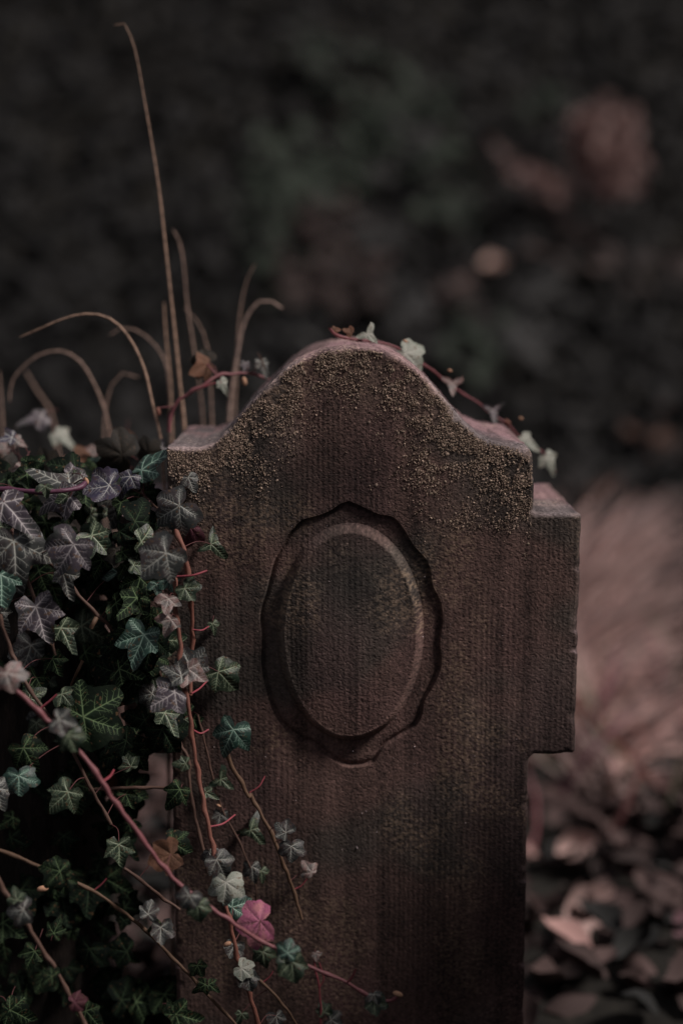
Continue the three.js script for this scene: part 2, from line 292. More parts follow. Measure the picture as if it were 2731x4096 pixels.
// ------------------------------------------------------------------ ivy leaves
const LEAFSHAPES = {
  five: [[0, 1], [9, .84], [20, .68], [33, .57], [44, .60], [54, .71], [64, .63], [78, .51], [90, .46], [104, .47], [117, .48], [132, .46], [148, .35], [164, .20], [180, .07]],
  broad: [[0, .97], [10, .88], [22, .77], [33, .71], [45, .75], [56, .84], [67, .77], [80, .66], [92, .61], [106, .62], [120, .61], [136, .53], [150, .42], [165, .25], [180, .08]],
  arrow: [[0, 1], [8, .82], [18, .60], [32, .43], [46, .42], [60, .50], [70, .54], [80, .47], [96, .38], [112, .36], [128, .31], [146, .23], [164, .14], [180, .05]],
  three: [[0, 1], [12, .82], [26, .62], [40, .53], [56, .62], [70, .75], [80, .69], [94, .53], [110, .42], [128, .34], [146, .25], [164, .15], [180, .05]],
  hast: [[0, 1], [7, .90], [16, .74], [28, .52], [42, .38], [60, .33], [78, .38], [96, .55], [112, .80], [120, .84], [130, .66], [146, .38], [164, .18], [180, .06]],
};
const LX = v => (v + 0.9) / 1.8, LY = v => (v + 0.65) / 1.8;
function leafGeo(kind, seed, droop, cup, wave) {
  const r = rng(seed), half = LEAFSHAPES[kind], ang = [], rad = [];
  const side = (s, lob = 0.82 + 0.36 * r()) => half.map(([a, l], i) => [s * a * (1 + (r() - 0.5) * 0.10), l * (i < 4 ? 1 : lob) * (1 + (i && i < half.length - 1 ? (r() - 0.5) * 0.18 : 0))]);
  const L = side(-1).reverse(), R = side(1); const poly = [...L, ...R.slice(1, -1)];
  const pts = poly.map(([a, l]) => { const t = a * Math.PI / 180; return [Math.sin(t) * l, Math.cos(t) * l]; });
  const dense = [];
  for (let i = 0; i < pts.length; i++) { const p = pts[i], q = pts[(i + 1) % pts.length]; dense.push(p); dense.push([(p[0] + q[0]) / 2 * 1.015, (p[1] + q[1]) / 2 * 1.015]); }
  const n = dense.length, NR = 5, pos = [0, 0, 0], uv = [LX(0), LY(0)], idx = [], veins = [0, 55, -55, 117, -117].map(a => a * Math.PI / 180);
  const ph = r() * 6, ph2 = r() * 6, twist = (r() - 0.5) * 0.3;
  for (let k = 1; k <= NR; k++) for (let i = 0; i < n; i++) {
    const t = k / NR, x = dense[i][0] * t, y = dense[i][1] * t, rr = Math.hypot(x, y), th = Math.atan2(x, y);
    let dv = 9; for (const v of veins) dv = Math.min(dv, Math.abs(Math.atan2(Math.sin(th - v), Math.cos(th - v))));
    let z = -droop * rr * rr + cup * x * x + 0.075 * rr * Math.sin(Math.min(1, dv / 0.48) * Math.PI / 2) + wave * rr * Math.sin(th * 3 + ph) * 0.5 + wave * 0.4 * Math.sin(x * 9 + ph2) * rr + twist * x * y;
    pos.push(x, y, z); uv.push(LX(x), LY(y));
  }
  const at_ = (k, i) => k === 0 ? 0 : 1 + (k - 1) * n + (i % n);
  for (let i = 0; i < n; i++) idx.push(0, at_(1, i + 1), at_(1, i));
  for (let k = 1; k < NR; k++) for (let i = 0; i < n; i++) { const a = at_(k, i), b = at_(k, i + 1), c = at_(k + 1, i), e = at_(k + 1, i + 1); idx.push(a, b, c, b, e, c); }
  const g = new THREE.BufferGeometry(); g.setAttribute('position', new THREE.Float32BufferAttribute(pos, 3)); g.setAttribute('uv', new THREE.Float32BufferAttribute(uv, 2));
  const A = new THREE.Vector3(...dense[0].concat(0)), B = new THREE.Vector3(...dense[1].concat(0)); if (A.x * B.y - A.y * B.x > 0) for (let i = 0; i < idx.length; i += 3) [idx[i + 1], idx[i + 2]] = [idx[i + 2], idx[i + 1]];
  g.setIndex(idx); g.computeVertexNormals();
  if (g.attributes.normal.getZ(0) < 0) { for (let i = 0; i < idx.length; i += 3) [idx[i + 1], idx[i + 2]] = [idx[i + 2], idx[i + 1]]; g.setIndex(idx); g.computeVertexNormals(); }
  return g;
}
const leafGeos = {}; { let s = 100; for (const k of Object.keys(LEAFSHAPES)) { leafGeos[k] = []; for (let v = 0; v < 9; v++) leafGeos[k].push(leafGeo(k, s++, [0.10, 0.22, 0.3, 0.05, 0.45, 0.15, 0.6, -0.1, 0.3][v], [-0.18, 0.12, -0.35, 0.3, -0.1, -0.5, 0.2, -0.25, 0.4][v], [0.05, 0.09, 0.06, 0.14, 0.08, 0.05, 0.12, 0.1, 0.16][v])); } }
// veins as segments in leaf space, thin side veins included
const VEINS = (() => {
  const r = rng(31), S = [];
  const vein = (x, y, a, len, w, depth) => {
    let px = x, py = y, n = 7, st = len / n, aa = a;
    for (let i = 0; i < n; i++) {
      aa += (r() - 0.5) * 0.16; const qx = px + Math.sin(aa) * st, qy = py + Math.cos(aa) * st, w0 = w * (1 - i / n * 0.75), w1 = w * (1 - (i + 1) / n * 0.75);
      S.push([px, py, qx, qy, w0, w1]);
      if (depth > 0 && i > 0) { const sgn = (i % 2 ? 1 : -1); for (const s2 of depth > 1 ? [sgn, -sgn] : [sgn]) if (r() < (depth > 1 ? 0.9 : 0.5)) vein(qx, qy, aa + s2 * (0.72 + r() * 0.25), len * (depth > 1 ? 0.34 : 0.36) * (1 - i / n * 0.55), w * 0.48, depth - 1); }
      px = qx; py = qy;
    }
  };
  for (const [a, l] of [[0, .98], [55, .74], [-55, .74], [117, .48], [-117, .48]]) vein(0, 0, a * Math.PI / 180, l, 0.027, 2);
  return S;
})();
const LT = 320;
const veinDist = (() => {                          // [thin line, soft halo] of the veins
  const line = new Float32Array(LT * LT), halo = new Float32Array(LT * LT);
  const px = 1.8 / LT;
  for (const [x0, y0, x1, y1, w0, w1] of VEINS) {
    const R = 0.12, i0 = Math.max(0, Math.floor(LX(Math.min(x0, x1) - R) * LT)), i1 = Math.min(LT - 1, Math.ceil(LX(Math.max(x0, x1) + R) * LT)), j0 = Math.max(0, Math.floor(LY(Math.min(y0, y1) - R) * LT)), j1 = Math.min(LT - 1, Math.ceil(LY(Math.max(y0, y1) + R) * LT));
    const dx = x1 - x0, dy = y1 - y0, l2 = dx * dx + dy * dy || 1e-9;
    for (let j = j0; j <= j1; j++) for (let i = i0; i <= i1; i++) {
      const x = (i + .5) * px - 0.9, y = (j + .5) * px - 0.65, t = clamp(((x - x0) * dx + (y - y0) * dy) / l2), d = Math.hypot(x - x0 - dx * t, y - y0 - dy * t), w = mix(w0, w1, t), k = j * LT + i;
      line[k] = Math.max(line[k], (w > 0.011 ? 1 : w > 0.006 ? 0.75 : 0.5) * Math.exp(-Math.pow(d / Math.max(w * 0.62, 0.0042), 2)));
      halo[k] = Math.max(halo[k], Math.min(1, w / 0.011) * Math.exp(-d / (0.008 + w * 2.0)));
    }
  }
  return { line, halo };
})();
const leafBump = dataTex(LT, LT, (i, j) => { const k = j * LT + i, v = 0.6 - 0.35 * veinDist.halo[k] - 0.1 * veinDist.line[k] + (fbm(i / 9, j / 9, 3) - 0.5) * 0.25; return [v, v, v]; }, false, false);
function leafTex(blade, blade2, haloC, veinC, haloAmt, lineAmt, seed) {
  return dataTex(LT, LT, (i, j) => {
    const k = j * LT + i, n = fbm(i / 60 + seed * 7, j / 60 + seed, 3), m = 0.75 + 0.5 * fbm(i / 7 + seed, j / 7, 3), t = sstep(0.38, 0.62, n), h = veinDist.halo[k] * haloAmt, l = veinDist.line[k] * lineAmt;
    const sp = sstep(0.70, 0.78, fbm(i / 16 + seed * 3, j / 16 + seed * 5, 3)) * 0.75, rust = [.11, .065, .035];
    return [0, 1, 2].map(q => mix(mix(mix(mix(blade[q], blade2[q], t) * m, haloC[q], h), veinC[q], l), rust[q], sp));
  }, true, false);
}
const mkLeaf = (o, tex, rough = 0.44) => new THREE.MeshPhysicalMaterial({ map: tex, bumpMap: leafBump, bumpScale: 0.0012, specularIntensity: 0.7, roughness: rough, ...o });
const LM = {
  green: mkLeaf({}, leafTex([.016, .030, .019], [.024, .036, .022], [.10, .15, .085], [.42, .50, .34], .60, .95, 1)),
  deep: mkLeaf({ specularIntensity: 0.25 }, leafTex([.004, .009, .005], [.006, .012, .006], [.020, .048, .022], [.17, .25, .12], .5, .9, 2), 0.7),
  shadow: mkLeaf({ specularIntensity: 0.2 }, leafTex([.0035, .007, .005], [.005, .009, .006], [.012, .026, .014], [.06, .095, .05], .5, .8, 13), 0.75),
  teal: mkLeaf({}, leafTex([.020, .050, .038], [.026, .044, .040], [.11, .24, .175], [.44, .62, .50], .7, .9, 3)),
  grey: mkLeaf({}, leafTex([.030, .034, .033], [.048, .040, .040], [.19, .205, .19], [.55, .57, .50], .65, .9, 4)),
  violet: mkLeaf({}, leafTex([.038, .035, .064], [.050, .040, .062], [.15, .17, .19], [.62, .62, .58], .55, .95, 5)),
  mauve: mkLeaf({}, leafTex([.050, .042, .052], [.036, .040, .038], [.24, .21, .235], [.6, .57, .55], .6, .9, 6)),
  pale: mkLeaf({}, leafTex([.22, .25, .205], [.30, .315, .265], [.42, .44, .38], [.6, .61, .54], .55, .8, 7), 0.6),
  blush: mkLeaf({}, leafTex([.20, .125, .115], [.15, .14, .135], [.36, .33, .30], [.58, .53, .48], .6, .85, 8)),
  wine: mkLeaf({ transmission: 0.2 }, leafTex([.075, .020, .030], [.095, .030, .040], [.16, .05, .07], [.28, .11, .14], .6, .7, 9), 0.7),
  pink: mkLeaf({ transmission: 0.25 }, leafTex([.60, .25, .28], [.50, .15, .26], [.60, .26, .33], [.64, .30, .36], .4, .5, 10), 0.8),
  brown: mkLeaf({ transmission: 0.3 }, leafTex([.15, .075, .045], [.20, .095, .055], [.24, .12, .07], [.30, .17, .10], .4, .5, 11), 0.8),
  dusk: mkLeaf({ transmission: 0.2 }, leafTex([.020, .019, .015], [.026, .022, .016], [.034, .030, .022], [.055, .048, .032], .4, .5, 12), 0.7),
};
const barkTex = dataTex(128, 256, (i, j) => { const n = fbm(i / 10, j / 26, 4), k = 0.55 + n * 0.9; return [k, k, k]; }, false);
const stemMat = (r, g, b, ro = 0.7) => new THREE.MeshStandardMaterial({ color: lin(r, g, b), map: barkTex, bumpMap: barkTex, bumpScale: 0.0006, roughness: ro });
const SM = { stalk: stemMat(.13, .045, .045), rose: stemMat(.23, .082, .09, .55), rust: stemMat(.22, .088, .062), tan: stemMat(.135, .08, .048), umber: stemMat(.11, .062, .045), plum: stemMat(.12, .040, .075, .5), red: stemMat(.34, .07, .09, .55), bud: stemMat(.55, .32, .20, .8) };

const zc = z => z > 0.06 ? 0.06 + (z - 0.06) * 0.62 : z;
function placeLeaf(vine, px, py, z, kind, mat, angDeg, lenPx, tilt, yaw, seed, label) {
  // angDeg: the way the tip points in the picture, 0 right, 90 down; tilt: how far the face turns up; yaw: sideways
  z = zc(z); const p = at(px, py, z), r = rng(seed * 13 + 5), a = angDeg * Math.PI / 180, mPerPx = (EYE.z - z) / FPX;
  const N = new THREE.Vector3(Math.sin(yaw), Math.sin(tilt) * Math.cos(yaw), Math.cos(tilt) * Math.cos(yaw)).normalize(), d = new THREE.Vector3(Math.cos(a), -Math.sin(a), 0);
  d.z = clamp(-(N.x * d.x + N.y * d.y) / Math.max(0.25, N.z), -1.3, 1.3);
  const s = lenPx * (vine === vines.runner ? 0.86 : 1.03) * mPerPx * Math.min(1.7, d.length()); d.addScaledVector(N, -d.dot(N)).normalize();
  const X = new THREE.Vector3().crossVectors(d, N).normalize(), m = new THREE.Matrix4().makeBasis(X, d, N);
  const gs = leafGeos[kind], mesh = part('leaf', gs[Math.floor(r() * gs.length)], LM[mat], vine.root);
  mesh.position.copy(p).sub(vine.root.position); mesh.quaternion.setFromRotationMatrix(m); mesh.scale.setScalar(s); mesh.scale.x *= (0.9 + 0.2 * r()) * (r() < 0.5 ? 1 : 1);
  if (label) mesh.userData.label = label;
  // the leaf stalk runs to the nearest point of the stem, if that is near
  let best = null, bd = 1; for (const q of vine.samples) { const dd = q.distanceTo(p); if (dd < bd) { bd = dd; best = q; } }
  const tgt = bd < 0.075 ? best.clone() : p.clone().addScaledVector(d, -0.018).add(new THREE.Vector3(0, 0.002, -0.016));
  const mid = p.clone().lerp(tgt, 0.5).add(new THREE.Vector3((r() - .5) * .006, 0.004, -0.006));
  if (bd > 0.0015 && (seed < 900 || bd < 0.04)) { const pr = clamp(s * 0.016, 0.0005, 0.0011); part('leaf_stalk', taperTube([p, mid, tgt].map(v => v.clone().sub(vine.root.position)), [pr, pr, pr * 1.2], 5, 4), SM.stalk, vine.root); }
  return mesh;
}
const vines = {};
function vine(id, label, mat, r0, r1, pts) {     // pts: [crop, x, y, z]
  const w = pts.map(([c, x, y, z]) => P(c, x, y, zc(z))), root = thing('ivy_vine', label, 'ivy', w[0].clone());
  const local = w.map(v => v.clone().sub(root.position));
  const vr = rng(id.length * 131 + pts.length * 17 + id.charCodeAt(0)), cv = new THREE.CatmullRomCurve3(local), L = cv.getLength(), nk = Math.max(6, Math.round(L / 0.011)), kp = [], kr = []; let turn = vr() * 6;
  for (let k = 0; k <= nk; k++) {                   // joints every few centimetres, where the stem kinks a little
    const p = cv.getPointAt(k / nk), joint = k % 4 === 2; turn += 2.4; const a = joint ? 0.5 : 0.18, rr = mix(r0, r1, k / nk);
    kp.push(p.add(new THREE.Vector3(Math.cos(turn) * rr * a, Math.sin(turn * 1.3) * rr * a, Math.sin(turn) * rr * a * .5))); kr.push(rr * (joint ? 1.32 : 0.86 + 0.2 * vr()));
  }
  const g = taperTube(kp, kr, 7, 3, 0.12, id.length * 7 + pts.length);
  part('stem', g, SM[mat], root);
  const samples = new THREE.CatmullRomCurve3(w).getPoints(pts.length * 8);
  return vines[id] = { root, samples, n: 0 };
}
const bud = (v, c, x, y, z, s, ang = 90, mat = 'bud') => {
  const p = P(c, x, y, zc(z)), g = new THREE.SphereGeometry(1, 8, 6); g.scale(s * 0.55, s, s * 0.55);
  const m = part('bud', g, SM[mat], vines[v].root); m.position.copy(p).sub(vines[v].root.position); m.rotation.z = (90 - ang) * Math.PI / 180;
};
const twig = (v, mat, r0, r1, pts) => part('side_shoot', taperTube(pts.map(([c, x, y, z]) => P(c, x, y, zc(z)).sub(vines[v].root.position)), [r0, r1], 6, 5, 0.15), SM[mat], vines[v].root);

vine('runner', 'ivy runner with rose stem and pale leaves trailing along the right top of the gravestone', 'rose', .0019, .0012, [['D', 1125, 178, -.10], ['D', 1160, 215, -.11], ['D', 1250, 243, -.12], ['E', 60, 252, -.13], ['E', 200, 268, -.14], ['E', 300, 302, -.15], ['E', 400, 372, -.17], ['E', 500, 428, -.19], ['E', 590, 500, -.21], ['E', 700, 582, -.23], ['E', 800, 642, -.24], ['E', 900, 722, -.25], ['E', 990, 782, -.25], ['E', 1060, 862, -.26], ['E', 1120, 900, -.26], ['E', 1220, 970, -.27], ['E', 1285, 1075, -.27]]);
vine('arch', 'arching rosy ivy shoot beside the left shoulder of the gravestone, with one curled brown leaf', 'rose', .0026, .0016, [['D', 118, 830, -.17], ['D', 128, 745, -.17], ['D', 152, 668, -.17], ['D', 222, 600, -.17], ['D', 330, 540, -.17], ['D', 420, 478, -.18], ['D', 520, 464, -.19], ['D', 620, 460, -.20], ['D', 700, 480, -.21], ['D', 750, 500, -.21]]);
vine('topA', 'violet ivy stem lying across the top of the ivy mound, ending in a cut tip', 'plum', .0032, .0030, [['A', -60, 555, .03], ['A', 100, 566, .04], ['A', 200, 574, .045], ['A', 310, 575, .045], ['A', 420, 566, .04], ['A', 500, 548, .03], ['A', 540, 515, .02]]);
vine('topB', 'ivy stem with violet white-veined leaves hidden in the mound against the gravestone corner', 'umber', .0022, .0015, [['A', 620, 480, -.10], ['A', 760, 500, -.09], ['A', 880, 570, -.04], ['A', 930, 625, -.02], ['A', 1000, 690, 0.0]]);
vine('topC', 'ivy stem with dark backlit leaves standing up at the back of the mound', 'umber', .0022, .0015, [['A', 20, 620, -.12], ['A', 120, 470, -.16], ['A', 400, 380, -.2], ['A', 700, 450, -.2], ['A', 900, 420, -.18]]);
vine('midA', 'thick brown ivy stem dropping from the broad grey leaf at the stone edge', 'rust', .0030, .0024, [['A', 1075, 760, .02], ['A', 1120, 850, .035], ['A', 1160, 960, .045], ['A', 1175, 1050, .05], ['A', 1190, 1180, .05], ['A', 1203, 1300, .04], ['A', 1205, 1540, .035], ['B', 1196, 330, .035], ['B', 1195, 440, .04]]);
vine('midB', 'rusty red ivy stem hanging down the left edge of the gravestone to its foot', 'rust', .0026, .0027, [['A', 1060, 1020, .05], ['A', 1098, 1120, .055], ['A', 1105, 1340, .065], ['A', 1135, 1540, .075], ['B', 1130, 200, .08], ['B', 1150, 370, .085], ['B', 1185, 520, .09], ['B', 1215, 760, .095], ['B', 1245, 950, .10], ['B', 1275, 1090, .11], ['B', 1300, 1220, .12], ['B', 1335, 1400, .13], ['C', 475, 480, .14], ['C', 505, 600, .14], ['C', 535, 710, .15], ['C', 570, 870, .15], ['C', 605, 1010, .15], ['C', 655, 1160, .15], ['C', 700, 1310, .15]]);
vine('midC', 'thin dark ivy stem slanting behind the teal leaf towards the gravestone', 'umber', .0023, .0020, [['A', 230, 930, .02], ['A', 300, 1000, .03], ['A', 400, 1110, .03], ['A', 490, 1220, .03], ['A', 620, 1352, .03], ['A', 755, 1480, .025], ['B', 920, 222, .02], ['B', 1010, 320, .015], ['B', 1020, 540, .012], ['B', 1095, 640, .012], ['B', 1130, 740, .014], ['B', 1180, 840, .016], ['B', 1188, 980, .02], ['B', 1220, 1180, .025], ['B', 1268, 1380, .03], ['B', 1305, 1540, .03]]);
vine('shoot', 'long rose ivy shoot slanting down in front of all the others, past a magenta leaf', 'rose', .0030, .0020, [['B', -60, 330, .24], ['B', 60, 390, .25], ['B', 130, 432, .25], ['B', 230, 530, .26], ['B', 330, 625, .26], ['B', 430, 715, .26], ['B', 510, 805, .26], ['B', 620, 950, .27], ['B', 720, 1110, .27], ['B', 840, 1265, .27], ['B', 950, 1420, .27], ['B', 1060, 1560, .27], ['C', 325, 605, .27], ['C', 450, 695, .27], ['C', 570, 778, .27], ['C', 700, 862, .26], ['C', 800, 912, .26], ['C', 960, 1000, .25], ['C', 1160, 1085, .25], ['C', 1275, 1158, .25], ['C', 1380, 1182, .25], ['C', 1435, 1150, .25]]);
vine('tanA', 'tan ivy stem hanging free over the stone face below the big teal leaf', 'tan', .0026, .0021, [['B', 1440, 690, .05], ['B', 1435, 840, .045], ['B', 1500, 965, .04], ['B', 1568, 1085, .035], ['C', 650, 92, .03], ['C', 720, 222, .03], ['C', 765, 305, .03], ['C', 815, 430, .03], ['C', 850, 520, .025], ['C', 880, 605, .02], ['C', 925, 755, .02]]);
vine('thinA', 'thread-thin dark ivy stem with small dark white-veined leaves flat on the stone', 'umber', .0014, .0010, [['B', 1240, 560, .012], ['B', 1300, 800, .012], ['B', 1370, 1090, .012], ['B', 1430, 1230, .012], ['C', 585, 320, .012], ['C', 630, 425, .012], ['C', 680, 560, .012], ['C', 690, 700, .012], ['C', 720, 930, .012]]);
vine('lowA', 'tan ivy stem slanting through the dark lower ivy to the gravestone foot', 'tan', .0022, .0017, [['I', -40, 150, .20], ['I', 90, 190, .20], ['I', 210, 245, .20], ['I', 340, 300, .20], ['I', 470, 360, .19], ['I', 590, 415, .18], ['I', 740, 520, .17], ['I', 880, 630, .16], ['I', 990, 735, .15], ['I', 1100, 850, .15], ['I', 1190, 940, .15], ['I', 1320, 1085, .15], ['I', 1400, 1165, .15], ['I', 1490, 1260, .15]]);
vine('lowB', 'thin tan ivy stem at the very foot of the stone face', 'tan', .0018, .0014, [['C', 640, 1000, .06], ['C', 690, 1060, .06], ['C', 760, 1125, .06], ['C', 850, 1230, .06], ['C', 900, 1310, .06]]);
vine('lowC', 'thin red ivy stem with a tiny pale leaf on top, upright against the stone', 'red', .0011, .0009, [['C', 1022, 1310, .02], ['C', 1020, 1180, .02], ['C', 1008, 1070, .02], ['C', 990, 985, .02], ['C', 992, 940, .02]]);
vine('lowD', 'dark ivy stem bent across the lit gap under the left arm of the gravestone', 'umber', .0022, .0018, [['B', 560, 1035, .03], ['B', 700, 1025, .03], ['B', 850, 1020, .03], ['B', 1010, 1020, .03], ['B', 1120, 1030, .04]]);
vine('lowE', 'near black ivy stem slanting over the gap left of the gravestone foot', 'umber', .0020, .0018, [['I', 780, 270, .07], ['I', 850, 320, .07], ['I', 950, 400, .06], ['I', 1040, 470, .05], ['I', 1130, 530, .05]]);
vine('lowF', 'blurred brown ivy stem in the dark lower corner with a small wine leaf', 'umber', .0026, .0022, [['I', -30, 300, .26], ['I', 60, 460, .26], ['I', 170, 620, .27], ['I', 260, 770, .27], ['I', 350, 900, .27], ['I', 420, 1040, .27], ['I', 480, 1140, .27], ['I', 560, 1290, .27]]);
vine('leftA', 'ivy stem behind the grey leaves at the left end of the mound', 'umber', .0024, .0020, [['A', -40, 560, .0], ['A', 60, 760, .03], ['A', 130, 960, .05], ['A', 200, 1200, .06], ['A', 300, 1400, .06], ['A', 350, 1600, .06]]);
vine('leftB', 'ivy stem with the broad dark green leaves low on the left', 'umber', .0024, .0020, [['A', -40, 1250, .08], ['B', 60, 120, .08], ['B', 160, 360, .09], ['B', 300, 560, .09], ['B', 440, 760, .09], ['B', 560, 1000, .09], ['B', 700, 1250, .09]]);

